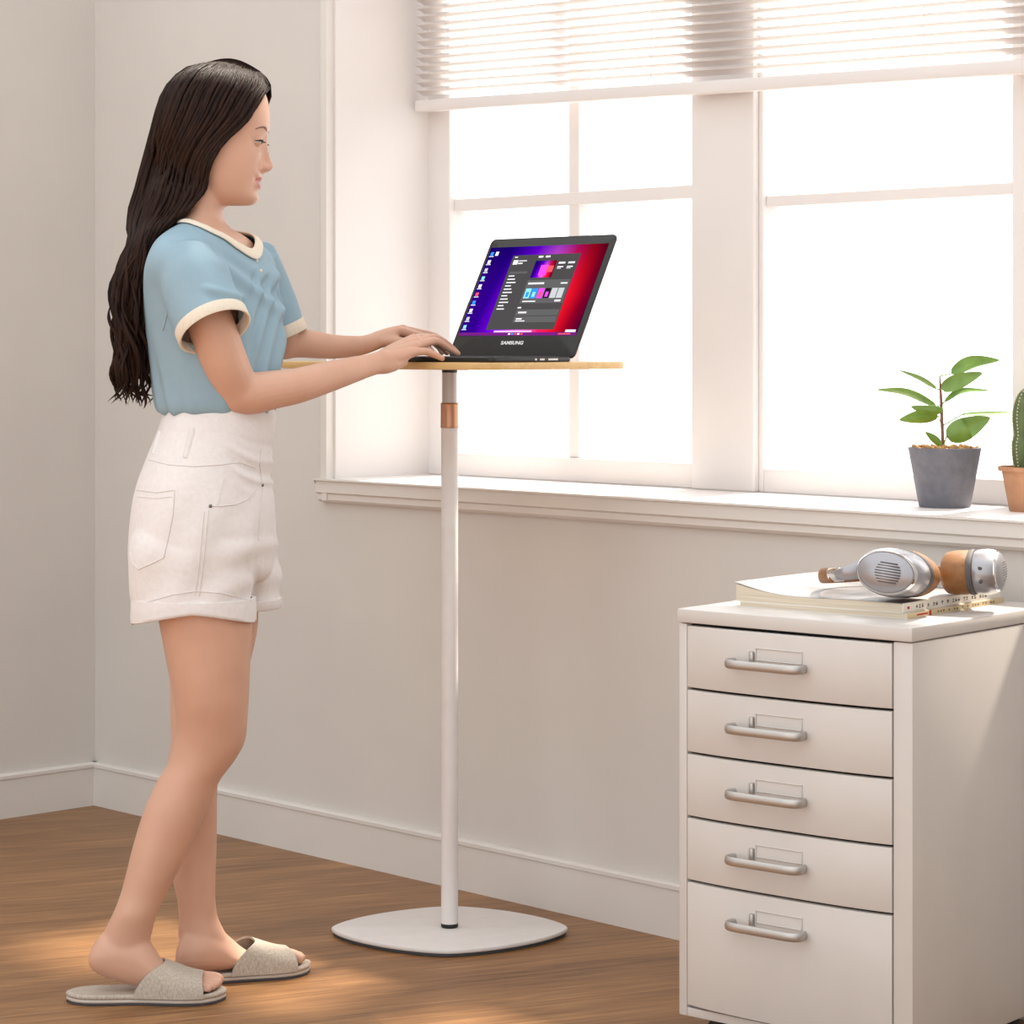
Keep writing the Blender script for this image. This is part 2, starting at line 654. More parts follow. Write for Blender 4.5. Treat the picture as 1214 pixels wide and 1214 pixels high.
# white plaster lining of the deep window opening
bm = bmesh.new()
box(bm, S0 - 0.004, S0 + 0.006, 0.0, RV, SILL, TOP)
struct('trim_3', bm, M['frame'])


def baseboard(name, x0, x1, along_x):
    bm = bmesh.new()
    prof = [(0, 0), (-0.014, 0), (-0.014, 0.093), (-0.017, 0.0945), (-0.017, 0.102), (-0.012, 0.106), (0, 0.106)]
    rings = []
    for s in (x0, x1):
        rings.append([V(s, y, z) if along_x else V(-y, s, z) for y, z in prof])
    loft(bm, rings)
    return struct(name, bm, M['trim'])


baseboard('baseboard_back', 0.0, 5.0, True)
baseboard('baseboard_left', -5.5, 0.0, False)

# casing round the opening: stepped moulding on the room side
bm = bmesh.new()
sa = ray_room(380, 500, -0.01)[0]
prof = [(sa, 0), (sa, -0.012), (sa + 0.008, -0.016), (sa + 0.016, -0.016), (sa + 0.019, -0.022), (S0, -0.022), (S0, 0.0)]
loft(bm, [[V(x, y, z) for x, y in prof] for z in (SILL - 0.048, TOP + 0.05)])
struct('trim_1', bm, M['trim'])
bm = bmesh.new()
prof = [(0.0, SILL - 0.052), (-0.012, SILL - 0.052), (-0.018, SILL - 0.046), (-0.018, SILL - 0.034), (-0.024, SILL - 0.030), (-0.024, SILL - 0.006), (-0.030, SILL - 0.004), (-0.030, SILL), (0.0, SILL)]
loft(bm, [[V(x, y, z) for y, z in prof] for x in (sa, 4.2)])
struct('trim_2', bm, M['trim'])

# window sill board
bm = bmesh.new()
box(bm, S0 - 0.004, S1, -0.004, 0.34, SILL - 0.032, SILL, 0.002)
o = obj('window_sill', bm, M['frame'], mw=RM, smooth=False)
tag(o, 'deep white window sill board holding the potted plants', 'window sill', kind='structure')

# window: frame, two sashes, bars, panes
win = bpy.data.objects.new('window_1', None)
COL.objects.link(win)
win.matrix_world = RM
tag(win, 'large white framed window with overexposed daylight behind it', 'window', kind='structure')


def S(px, r=RV):
    return ray_room(px, 500, r)[0]


a0, a1 = S(505), S(533)
b0, b1 = S(668), S(680)
c0, c1 = S(823), S(903)
d0 = S(1201)
zb = ray_room(545, 537, RV)[1]
zm = 1.447
zr = 1.418


def wobj(name, bm, m):
    return obj(name, bm, m, parent=win, smooth=False)


bm = bmesh.new()
box(bm, S0, a1, RV, RV + 0.06, SILL, TOP, 0.003)
box(bm, a1, c0, RV + 0.005, RV + 0.06, SILL, zb, 0.003)
box(bm, c0, c1 - 0.012, RV - 0.01, RV + 0.06, SILL, TOP, 0.004)
box(bm, c1 - 0.012, c1, RV + 0.004, RV + 0.06, SILL, TOP, 0.003)
box(bm, c1, d0, RV + 0.005, RV + 0.06, SILL, zb - 0.004, 0.003)
box(bm, d0, d0 + 0.09, RV - 0.004, RV + 0.06, SILL, TOP, 0.003)
box(bm, d0 + 0.09, S1, RV + 0.005, RV + 0.06, SILL, zb, 0.003)
box(bm, a1, S1, RV + 0.005, RV + 0.06, TOP - 0.08, TOP, 0.003)
wobj('window_frame', bm, M['frame'])
bm = bmesh.new()
box(bm, b0, b1, RV + 0.016, RV + 0.05, zb, TOP - 0.08, 0.002)
box(bm, a1, c0, RV + 0.014, RV + 0.05, zm - 0.014, zm + 0.014, 0.002)
wobj('glazing_bar', bm, M['frame'])
bm = bmesh.new()
box(bm, c1, d0, RV + 0.014, RV + 0.05, zr - 0.011, zr + 0.011, 0.002)
wobj('glazing_bar', bm, M['frame'])
for q0, q1 in ((a1, b0), (b1, c0), (c1, d0)):
    bm = bmesh.new()
    box(bm, q0 - 0.004, q1 + 0.004, RV + 0.034, RV + 0.038, zb - 0.004, TOP - 0.08)
    wobj('glass_pane', bm, M['glass'])

# venetian blind, pulled half down
BR = 0.235
bl_s, bl_z = ray_room(496, 133, BR)
br_s, br_z = ray_room(1214, 88, BR)
slope = (br_z - bl_z) / (br_s - bl_s)
bl_end = S1 - 0.02
BM_ = RM @ Matrix.Translation(V(bl_s, BR, bl_z)) @ Matrix.Rotation(-math.atan(slope) * 1.0, 4, 'Y')
bl = empty('venetian_blind', BM_, 'white venetian blind half lowered over the window glass', 'blind')
ln = bl_end - bl_s
bm = bmesh.new()
box(bm, 0, ln, -0.013, 0.013, 0, 0.026, 0.004)
obj('bottom_rail', bm, M['frame'], parent=bl)
ns = 36
for k in range(ns):
    bm = bmesh.new()
    z = 0.045 + k * 0.0185
    rings = []
    for x in (0.0, ln):
        rg = []
        for (yy, zz) in ((-0.012, 0.0035), (0, 0.0005), (0.012, -0.0065), (0.012, -0.0073), (0, -0.0005), (-0.012, 0.0025)):
            rg.append(V(x, yy, z + zz))
        rings.append(rg)
    loft(bm, rings)
    obj('slat', bm, M['blind'], parent=bl, smooth=False)
for x in (0.10, ln * 0.36, ln * 0.7):
    bm = bmesh.new()
    for yy in (-0.0125, 0.0125):
        tube(bm, [V(x, yy, 0.02), V(x, yy, 0.72)], [0.0007, 0.0007], n=6, sub=1, rounded=False)
    obj('ladder_cord', bm, M['blind'], parent=bl)
bm = bmesh.new()
box(bm, 0, ln, -0.02, 0.02, 0.715, 0.75, 0.003)
obj('head_rail', bm, M['blind'], parent=bl)

# ------------------------------------------------------------------ standing desk
DP = 4.825
DX = (533 - 607) / F * DP
DM = Matrix.Translation(V(DX, DP, 0)) @ Matrix.Rotation(-PI / 4, 4, 'Z')
desk = empty('standing_desk', DM, 'white pole standing desk with bamboo top on a rounded base plate', 'standing desk')
HT = 1.100     # height of the top surface
TT = 0.0135


def rrect(hx, hy, r, n=10):
    out = []
    for cx, cy, a0_ in ((hx - r, hy - r, 0), (-hx + r, hy - r, PI / 2), (-hx + r, -hy + r, PI), (hx - r, -hy + r, 1.5 * PI)):
        for k in range(n + 1):
            a = a0_ + PI / 2 * k / n
            out.append((cx + r * math.cos(a), cy + r * math.sin(a)))
    return out


def slab(bm, pts, z0, z1, bev, mi=0):
    ctr = [sum(p[0] for p in pts) / len(pts), sum(p[1] for p in pts) / len(pts)]

    def off(d):
        o_ = []
        n = len(pts)
        for i in range(n):
            ax, ay = pts[i - 1]
            bx, by = pts[(i + 1) % n]
            t = V(bx - ax, by - ay, 0).normalized()
            o_.append((pts[i][0] - t.y * d, pts[i][1] + t.x * d))
        return o_
    rings = []
    for d, z in ((bev, z0), (bev * 0.3, z0 + bev * 0.3), (0, z0 + bev), (0, z1 - bev), (bev * 0.3, z1 - bev * 0.3), (bev, z1)):
        rings.append([V(x, y, z) for x, y in off(d)])
    loft(bm, rings, True, mi)


# base plate: rounded diamond seen corner-on (long corner to the left and right of the photograph)
pts = []
for k in range(96):
    a = 2 * PI * k / 96
    c, s = math.cos(a), math.sin(a)
    p = 1.52
    r = (abs(c / 0.227) ** p + abs(s / 0.183) ** p) ** (-1 / p)
    q = Matrix.Rotation(PI / 4, 2) @ Vector((r * c, r * s))
    pts.append((q.x, q.y))
bm = bmesh.new()
slab(bm, pts, 0.006, 0.0145, 0.003)
obj('base_plate', bm, M['white_metal'], parent=desk)
bm = bmesh.new()
slab(bm, [(x * 0.985, y * 0.985) for x, y in pts], 0.0, 0.006, 0.001)
obj('base_pad', bm, M['dark_pad'], parent=desk)


def zpx(y, D=DP):
    return CH - (y - HZ) / F * D


bm = bmesh.new()
lathe(bm, [(0.0155, 0.0145), (0.0165, 0.016), (0.0165, 0.022), (0.0155, 0.0225)])
obj('foot_ring', bm, M['black'], parent=desk)
bm = bmesh.new()
lathe(bm, [(0.0155, 0.022), (0.0163, 0.0225), (0.0163, zpx(508)), (0.0155, zpx(507))])
obj('lower_pole', bm, M['white_metal'], parent=desk)
bm = bmesh.new()
z0, z1 = zpx(507.5), zpx(477.5)
lathe(bm, [(0.015, z0), (0.0172, z0 + 0.001), (0.0176, z0 + 0.003), (0.0172, z0 + 0.006), (0.0172, z1 - 0.004), (0.0176, z1 - 0.002), (0.0165, z1)])
obj('clamp_collar', bm, M['copper'], parent=desk)
bm = bmesh.new()
lathe(bm, [(0.0143, zpx(480)), (0.0143, zpx(441))])
obj('upper_pole', bm, M['grey_metal'], parent=desk)
bm = bmesh.new()
lathe(bm, [(0.0135, zpx(442)), (0.0148, zpx(441.5)), (0.0148, HT - TT)])
obj('top_bracket', bm, M['black'], parent=desk)
bm = bmesh.new()
slab(bm, rrect(0.30, 0.20, 0.055), HT - TT, HT, 0.0025)
obj('tabletop', bm, M['bamboo'], parent=desk)
for q in (-0.055, 0.06):
    bm = bmesh.new()
    lathe(bm, [(0.005, HT - TT - 0.002), (0.006, HT - TT - 0.001), (0.006, HT - TT)], n=12, c=V(q * 0.7, -q * 0.7, 0))
    obj('screw', bm, M['grey_metal'], parent=desk)

# ------------------------------------------------------------------ laptop
hx, hd = (603 - 607) / F * 4.765, 4.765
LA = -PI / 4
LM = Matrix.Translation(V(hx, hd, HT)) @ Matrix.Rotation(LA, 4, 'Z')       # local x along the hinge, -y toward the typist
lap = empty('laptop', LM, 'open black laptop with a blue and red screen on the bamboo desk top', 'laptop')
LW = 0.168
bm = bmesh.new()
slab(bm, rrect(LW, 0.105, 0.012, 6), 0.0005, 0.0095, 0.0025)
for v in bm.verts:
    v.co.y -= 0.105
o = obj('laptop_base', bm, M['black'], parent=lap)
bm = bmesh.new()
for r_ in range(5):
    for c_ in range(14):
        box(bm, -0.145 + c_ * 0.0208, -0.145 + c_ * 0.0208 + 0.017, -0.03 - r_ * 0.0185 - 0.0155, -0.03 - r_ * 0.0185, 0.0092, 0.0102, 0.0004, seg=1)
obj('keyboard', bm, M['dark_pad'], parent=o)
bm = bmesh.new()
box(bm, -0.05, 0.05, -0.195, -0.14, 0.0092, 0.0097)
obj('touchpad', bm, M['dark_pad'], parent=o)
bm = bmesh.new()
for k, (x0, x1) in enumerate(((0.04, 0.065), (0.075, 0.087), (0.095, 0.10))):
    box(bm, LW - 0.0015, LW + 0.0004, -x1, -x0, 0.0035, 0.0068)
obj('port', bm, M['nickel'], parent=o)

tilt = math.radians(27.5)
LID = LM @ Matrix.Translation(V(0, 0.0, 0.0085)) @ Matrix.Rotation(PI / 2 - tilt, 4, 'X')     # local x across, y up the lid, z toward the typist
LH = 0.262
bm = bmesh.new()
slab(bm, [(x, y + LH / 2) for x, y in rrect(LW, LH / 2, 0.011, 6)], -0.006, 0.0, 0.0015)
lid = obj('screen_lid', bm, M['black'], parent=lap, mw=LID)
# display surface with wallpaper
sx0, sx1, sy0, sy1 = -LW + 0.008, LW - 0.012, 0.046, LH - 0.020
bm = bmesh.new()
uvl = bm.loops.layers.uv.new('UVMap')


def quad(x0, y0, x1, y1, z, mi):
    vs = [bm.verts.new(V(x, y, z)) for x, y in ((x0, y0), (x1, y0), (x1, y1), (x0, y1))]
    f = bm.faces.new(vs)
    f.material_index = mi
    for l, uv in zip(f.loops, ((0, 0), (1, 0), (1, 1), (0, 1))):
        l[uvl].uv = uv
    return f


SWD, SHT = sx1 - sx0, sy1 - sy0


def sq(u0, v0, u1, v1, lay, mi):
    quad(sx0 + SWD * u0, sy0 + SHT * v0, sx0 + SWD * u1, sy0 + SHT * v1, 0.0004 + 0.00012 * lay, mi)


sq(0, 0, 1, 1, 0, 0)
sq(0.0, 0.0, 1.0, 0.035, 1, 8)                    # task bar
sq(0.225, 0.065, 0.80, 0.90, 1, 1)                # settings window
sq(0.245, 0.69, 0.40, 0.715, 2, 2)
for k in range(11):                               # side list
    sq(0.25, 0.66 - k * 0.037, 0.30 + 0.03 * ((k * 7) % 3) / 2, 0.672 - k * 0.037, 2, 3)
sq(0.245, 0.795, 0.285, 0.845, 2, 3)
sq(0.29, 0.80, 0.33, 0.815, 2, 3)
sq(0.29, 0.83, 0.36, 0.84, 2, 3)
sq(0.245, 0.872, 0.27, 0.884, 2, 3)
sq(0.45, 0.865, 0.49, 0.885, 2, 3)
sq(0.51, 0.865, 0.55, 0.885, 2, 3)
sq(0.44, 0.64, 0.62, 0.83, 2, 0)                  # preview picture
sq(0.50, 0.665, 0.565, 0.78, 3, 5)
sq(0.555, 0.70, 0.61, 0.77, 3, 6)
for q in (0.64, 0.72):
    sq(q, 0.79, q + 0.055, 0.81, 2, 3)
    sq(q, 0.75, q + 0.05, 0.762, 2, 3)
    sq(q, 0.735, q + 0.035, 0.742, 2, 3)
sq(0.43, 0.355, 0.79, 0.615, 2, 2)                # card with theme pictures
sq(0.445, 0.565, 0.58, 0.585, 3, 3)
sq(0.72, 0.565, 0.775, 0.58, 3, 3)
for k, mi in enumerate((7, 9, 5, 4, 10, 10)):
    u = 0.445 + k * 0.055
    sq(u, 0.41, u + 0.048, 0.52, 3, mi)
    if k in (0, 1, 2, 3):
        sq(u + 0.012, 0.425, u + 0.036, 0.48, 4, (9, 7, 6, 5)[k])
sq(0.45, 0.37, 0.56, 0.382, 3, 3)
sq(0.72, 0.37, 0.77, 0.39, 3, 3)
sq(0.43, 0.30, 0.46, 0.315, 2, 3)
sq(0.43, 0.22, 0.79, 0.285, 2, 2)
sq(0.45, 0.245, 0.52, 0.262, 3, 3)
sq(0.43, 0.145, 0.79, 0.21, 2, 2)
sq(0.45, 0.175, 0.50, 0.19, 3, 3)
sq(0.45, 0.155, 0.53, 0.165, 3, 3)
for k in range(10):                               # desktop icons
    v = 0.925 - k * 0.092
    sq(0.016, v - 0.018, 0.042, v + 0.022, 1, (9, 3, 10, 7, 3, 6, 9, 3, 10, 7)[k])
    sq(0.010, v - 0.032, 0.05, v - 0.024, 1, 3)
sq(0.06, 0.905, 0.086, 0.95, 1, 3)
for k in range(5):
    sq(0.43 + k * 0.026, 0.009, 0.449 + k * 0.026, 0.026, 2, (3, 9, 6, 3, 6)[k])
sq(0.85, 0.010, 0.95, 0.024, 2, 6)
sq(0.90, 0.036, 0.985, 0.062, 1, 3)
sq(0.30, 0.036, 0.62, 0.055, 1, 11)
sm = [screen_material(), emit('window_grey', (0.055, 0.052, 0.052)), emit('card_grey', (0.092, 0.09, 0.09)), emit('icon_white', (0.72, 0.72, 0.76)),
      emit('thumb_black', (0.01, 0.008, 0.012)), emit('magenta', (0.75, 0.06, 0.72)), emit('icon_red', (0.70, 0.08, 0.10)), emit('cyan', (0.22, 0.60, 0.72)),
      emit('task_bar', (0.13, 0.012, 0.16)), emit('icon_blue', (0.03, 0.25, 0.78)), emit('icon_grey', (0.45, 0.47, 0.48)), emit('glow_pink', (0.80, 0.42, 0.62))]
obj('display', bm, sm, parent=lid, smooth=False)
me = text_mesh('SAMSUNG', 0.0125, 0.0002)
lg = link('brand_logo', me, mat('logo_white', (0.85, 0.85, 0.86), 0.4), parent=lid)
lg.matrix_local = Matrix.Translation(V(-0.004, 0.030, 0.0006)) @ Matrix.Diagonal((1.05, 0.8, 1, 1))
bm = bmesh.new()
tube(bm, [V(-0.13, 0.003, 0.0065), V(0.13, 0.003, 0.0065)], [0.005, 0.005], n=16, sub=1)
obj('hinge', bm, M['black'], parent=lap)

# ------------------------------------------------------------------ drawer cabinet
CA = math.radians(-40)
CM = Matrix.Translation(V((804 - 607) / F * 4.08, 4.08, 0)) @ Matrix.Rotation(CA, 4, 'Z')
cab = empty('drawer_cabinet', CM, 'cream metal cabinet with five drawers standing on black casters below the window', 'drawer cabinet')
CW, CDP, CZ0, CZ1 = 0.437, 0.445, 0.0445, 0.704
bm = bmesh.new()
FR = 0.0
box(bm, 0, 0.016, 0.002, CDP, CZ0, CZ1 - 0.024, 0.002)            # left side
box(bm, CW - 0.034, CW, 0.002, CDP, CZ0, CZ1 - 0.024, 0.002)      # right side with its wide stile
box(bm, 0.0, CW, CDP - 0.01, CDP, CZ0, CZ1 - 0.02, 0.001)
box(bm, 0.004, CW - 0.004, 0.004, CDP, CZ0, CZ0 + 0.014, 0.001)
obj('body', bm, M['cab'], parent=cab)
bm = bmesh.new()
box(bm, -0.0015, CW + 0.0015, -0.002, CDP + 0.001, CZ1 - 0.0225, CZ1, 0.003)
obj('top_panel', bm, M['cab'], parent=cab)
bm = bmesh.new()
box(bm, 0.016, CW - 0.034, 0.016, 0.03, CZ0 + 0.012, CZ1 - 0.022)  # dark sheet behind the fronts, paints the shade in the drawer gaps
obj('gap_shade_panel', bm, M['cab_gap_shade'], parent=cab)
X0, X1 = 0.0175, CW - 0.0365


def bow(x):
    u = (x - X0) / (X1 - X0) * 2 - 1
    return -0.011 * (1 - abs(u) ** 3.2)


gaps = [0.6790, 0.5755, 0.4715, 0.3680, 0.2645, 0.0610]
for k in range(5):
    zt, zb_ = gaps[k] - 0.0022, gaps[k + 1] + 0.0022
    if k == 4:
        zb_ = gaps[5] + 0.002
    bm = bmesh.new()
    rings = []
    n = 24
    e = 0.0016
    for (dz0, dy) in ((0, 0.014), (0, e), (e * 0.3, e * 0.3), (e, 0)):
        rings.append([V(lerp(X0, X1, i / n), 0.002 + bow(lerp(X0, X1, i / n)) + dy, zb_ + dz0) for i in range(n + 1)])
    for (dz0, dy) in ((e, 0), (e * 0.3, e * 0.3), (0, e), (0, 0.014)):
        rings.append([V(lerp(X0, X1, i / n), 0.002 + bow(lerp(X0, X1, i / n)) + dy, zt - dz0) for i in range(n + 1)])
    vr = loft(bm, rings, cap=False, closed=False)
    for i in (0, n):
        bm.faces.new([r[i] for r in vr])
    d_ = obj('drawer', bm, M['cab'], parent=cab)
    # bar handle with returns
    hz_ = gaps[k] - 0.052
    hx0, hx1 = 0.112, 0.256
    yf = 0.002 + bow(0.18)
    bm = bmesh.new()
    path = [(hx0 + 0.006, yf + 0.003), (hx0 + 0.002, yf - 0.014), (hx0 + 0.008, yf - 0.024), (hx0 + 0.02, yf - 0.0275), (hx0 + 0.04, yf - 0.028),
            (hx1 - 0.04, yf - 0.028), (hx1 - 0.02, yf - 0.0275), (hx1 - 0.008, yf - 0.024), (hx1 - 0.002, yf - 0.014), (hx1 - 0.006, yf + 0.003)]
    tube(bm, [V(x, y, hz_) for x, y in path], [(0.0072, 0.0036)] * len(path), n=14, ref=V(0, 0, 1), sub=3, rounded=False)
    obj('handle', bm, M['nickel'], parent=d_)
    # label holder pressed into the drawer front above the handle
    bm = bmesh.new()
    yl = yf - 0.0006
    za, zb2 = hz_ + 0.006, hz_ + 0.026
    for x0, x1, q0, q1 in ((hx0 + 0.046, hx1 - 0.010, zb2 - 0.0012, zb2), (hx0 + 0.046, hx1 - 0.010, za, za + 0.0012),
                           (hx0 + 0.046, hx0 + 0.0475, za, zb2), (hx1 - 0.0115, hx1 - 0.010, za, zb2)):
        box(bm, x0, x1, yl - 0.0012, yl + 0.002, q0, q1, 0.0004, seg=1)
    obj('label_holder', bm, M['cab'], parent=d_)
    bm = bmesh.new()
    box(bm, hx0 + 0.036, hx0 + 0.044, yf - 0.006, yf + 0.002, hz_ - 0.004, hz_ + 0.020, 0.002)
    obj('handle_clip', bm, M['nickel'], parent=d_)
for cx, cy in ((0.045, 0.05), (CW - 0.05, 0.05), (0.045, CDP - 0.06), (CW - 0.05, CDP - 0.06)):
    bm = bmesh.new()
    rings = []
    for yy, r in ((-0.010, 0.010), (-0.010, 0.016), (-0.006, 0.0185), (0.006, 0.0185), (0.010, 0.016), (0.010, 0.010)):
        rings.append([V(cx + r * math.cos(2 * PI * k / 20), cy + yy, 0.0185 + r * math.sin(2 * PI * k / 20)) for k in range(20)])
    loft(bm, rings)
    box(bm, cx - 0.014, cx + 0.014, cy - 0.014, cy + 0.014, 0.036, CZ0 + 0.001, 0.002)
    obj('caster', bm, M['black'], parent=cab)

# ------------------------------------------------------------------ magazines
CT = CZ1


def magazine(x0, y0, wd, ln_, h, rot, z, label, wave, spine_m, block):
    m = CM @ Matrix.Translation(V(x0, y0, z)) @ Matrix.Rotation(rot, 4, 'Z')
    mg = empty('magazine', m, label, 'magazine', 'magazines on the cabinet')
    # local: x from the page edge on the left to the spine at x = wd, y into depth

    def lift(x, y):
        q = max(0.0, 1 - x / 0.10)
        return wave * (0.013 * q * q + 0.003 * math.sin(x * 26 + 1.0) * (1 - x / wd) * (0.5 + 0.5 * math.cos(y * 7)))
    nx, ny = 26, 16

    def sheet(bm, za, zb_, dx0, dx1, mi=0, f0=0.0, f1=1.0):
        g = {}
        for s, zz, ff in ((0, za, f0), (1, zb_, f1)):
            for i in range(nx + 1):
                for j in range(ny + 1):
                    x = lerp(dx0, dx1, i / nx)
                    y = lerp(0.0, ln_, j / ny)
                    g[s, i, j] = bm.verts.new(V(x, y, zz + lift(x, y) * ff))
        for i in range(nx):
            for j in range(ny):
                for s in (0, 1):
                    bm.faces.new([g[s, i, j], g[s, i + 1, j], g[s, i + 1, j + 1], g[s, i, j + 1]]).material_index = mi
        for i in range(nx):
            for j in (0, ny):
                bm.faces.new([g[0, i, j], g[0, i + 1, j], g[1, i + 1, j], g[1, i, j]]).material_index = mi
        for j in range(ny):
            for i in (0, nx):
                bm.faces.new([g[0, i, j], g[0, i, j + 1], g[1, i, j + 1], g[1, i, j]]).material_index = mi
    bm = bmesh.new()
    sheet(bm, 0.0008, h - 0.001, 0.004, wd - 0.001, f0=0.0, f1=0.9)
    obj('pages', bm, M['paper'], parent=mg)
    bm = bmesh.new()
    sheet(bm, h - 0.0009, h, 0.0, wd, f0=0.98, f1=1.0)
    obj('front_cover', bm, M['cover'] if wave else M['spine'], parent=mg)
    bm = bmesh.new()
    sheet(bm, 0.0, 0.0008, 0.0, wd, f0=0, f1=0)
    obj('back_cover', bm, M['spine'], parent=mg)
    bm = bmesh.new()
    box(bm, wd - 0.001, wd + 0.0008, 0, ln_, 0.0, h, 0.0003, seg=1)
    sp = obj('spine', bm, spine_m, parent=mg)
    bm = bmesh.new()
    for a, b, q0, q1, mi in block:
        box(bm, wd + 0.0005, wd + 0.0011, a, b, h * q0, h * q1, mi=mi)
    rr = random.Random(3)
    y = block[-1][1] + 0.02
    while y < ln_ - 0.03:
        if rr.random() < 0.78:
            for k in range(3):                      # small printed characters
                q = rr.uniform(0.3, 0.6)
                box(bm, wd + 0.0005, wd + 0.001, y, y + 0.006, h * q, h * (q + 0.07), mi=0)
            box(bm, wd + 0.0005, wd + 0.001, y + 0.002, y + 0.0032, h * 0.3, h * 0.7, mi=0)
        y += 0.009
    obj('spine_print', bm, [M['ink'], M['red']], parent=sp, smooth=False)
    return mg


magazine(0.057, 0.088, 0.313, 0.325, 0.0085, 0.035, CT, 'lower magazine with a cream and red spine lying flat on the cabinet', 0.0, M['spine2'],
         [(0.028, 0.064, 0.35, 0.65, 1), (0.068, 0.075, 0.02, 0.98, 1)])
magazine(0.047, 0.091, 0.315, 0.32, 0.0155, 0.02, CT + 0.0085, 'upper magazine with curled printed cover lying under the headphones', 1.0, M['spine'],
         [(0.013, 0.020, 0.35, 0.62, 1)])
MT = CT + 0.0240

# ------------------------------------------------------------------ headphones
hp = empty('headphones', Matrix.Translation(P(1100, 700, 3.99)), 'silver over ear headphones with tan leather pads lying on the magazines', 'headphones')
hinv = hp.matrix_world.inverted()


def cup(center, axis, rx, rz, ds, cs, roll=0.0):
    """ear cup: elliptical shells along axis (outward), returns the frame"""
    ax = axis.normalized()
    up = V(0, 0, 1) - ax * ax.z
    up.normalize()
    sd_ = up.cross(ax)
    up, sd_ = (up * math.cos(roll) + sd_ * math.sin(roll)), (sd_ * math.cos(roll) - up * math.sin(roll))

    def rings(prof, n=44):
        out = []
        for k, d in prof:
            d = d * (ds if d > 0 else cs)
            out.append([center + ax * d + sd_ * (rx * k * math.cos(2 * PI * i / n)) + up * (rz * k * math.sin(2 * PI * i / n)) for i in range(n)])
        return out
    bm = bmesh.new()
    loft(bm, rings([(0.86, -0.004), (0.98, 0.0), (1.0, 0.006), (1.0, 0.016), (0.97, 0.024), (0.90, 0.030)]))
    sh = obj('ear_cup', bm, M['silver'], parent=hp, mw=Matrix.Identity(4))
    bm = bmesh.new()
    loft(bm, rings([(0.90, 0.028), (0.885, 0.0315), (0.83, 0.0335), (0.80, 0.0325)]))
    obj('trim_ring', bm, M['chrome'], parent=sh, mw=Matrix.Identity(4))
    bm = bmesh.new()
    loft(bm, rings([(0.82, 0.030), (0.80, 0.034), (0.6, 0.0375), (0.3, 0.0395), (0.02, 0.040)]))
    obj('outer_plate', bm, M['silver'], parent=sh, mw=Matrix.Identity(4))
    bm = bmesh.new()
    for q in range(8):
        h_ = -0.38 + q * 0.11
        wq = 0.36 * math.sqrt(max(0.05, 1 - (h_ / 0.52) ** 2))
        a = center + ax * (0.0398 * ds) + sd_ * (rx * (-wq + 0.12)) + up * (rz * h_)
        b = center + ax * (0.0398 * ds) + sd_ * (rx * (wq + 0.12)) + up * (rz * h_)
        a -= ax * (0.0005 + 0.003 * abs(h_))
        b -= ax * (0.0005 + 0.003 * abs(h_))
        tube(bm, [a, b], [0.0012, 0.0012], n=8, ref=ax, sub=1)
    obj('grille_slot', bm, M['ink'], parent=sh, mw=Matrix.Identity(4))
    bm = bmesh.new()
    loft(bm, rings([(0.55, -0.030), (0.74, -0.031), (0.90, -0.028), (0.975, -0.020), (0.97, -0.010), (0.90, -0.003), (0.7, -0.002)]))
    obj('ear_cushion', bm, M['leather'], parent=hp, mw=Matrix.Identity(4))
    bm = bmesh.new()
    loft(bm, rings([(0.975, -0.007), (1.01, -0.0045), (0.975, -0.002)]))
    obj('cushion_piping', bm, M['ink'], parent=hp, mw=Matrix.Identity(4))
    return ax, sd_, up


c1 = P(1064, 674, 3.96)
c1.z = MT + 0.0440
ax1, sd1, up1 = cup(c1, V(-0.50, -0.86, 0.10), 0.057, 0.0385, 1.5, 2.0, 0.10)
c2 = P(1160, 674, 4.03)
c2.z = MT + 0.0395
ax2, sd2, up2 = cup(c2, V(0.93, -0.36, 0.06), 0.050, 0.0365, 1.05, 1.75, 0.0)
for q in (0.010, -0.012):
    bm = bmesh.new()
    cc = c2 + ax2 * 0.012 + V(-0.25, -0.93, 0).normalized() * 0.0 - sd2 * (0.0505 * (1 if sd2.y > 0 else -1)) * 0.98 + up2 * q
    ellipsoid(bm, cc, 0.0032, 0.0032, 0.0032, 10, 8)
    obj('button', bm, M['ink'], parent=hp, mw=Matrix.Identity(4))
# yoke, slider and leather band lying toward the left and round the back
bm = bmesh.new()
tube(bm, [c1 + ax1 * 0.012 - sd1 * (0.05 if sd1.x > 0 else -0.05), P(1003, 680, 3.98), P(992, 681, 4.0)], [(0.006, 0.016), (0.005, 0.011), (0.004, 0.0085)], n=12)
obj('yoke', bm, M['silver'], parent=hp, mw=I4)
bm = bmesh.new()
tube(bm, [P(997, 681, 3.995), P(985, 682, 4.025)], [(0.0065, 0.0115), (0.0065, 0.0115)], n=12, sub=2)
obj('slider', bm, M['chrome'], parent=hp, mw=I4)
bm = bmesh.new()
band = [P(987, 682, 4.02), P(976, 682, 4.07), P(977, 683, 4.14), P(1003, 682, 4.20), P(1055, 679, 4.23), P(1110, 680, 4.20), P(1150, 681, 4.14), P(1165, 678, 4.08)]
tube(bm, band, [(0.012, 0.006)] * len(band), n=14, ref=V(0, 0, 1))
obj('headband', bm, M['leather'], parent=hp, mw=I4)

# ------------------------------------------------------------------ potted plant
def on_sill(px, py):
    D = (CH - SILL) * F / (py - HZ)
    return P(px, py, D), D


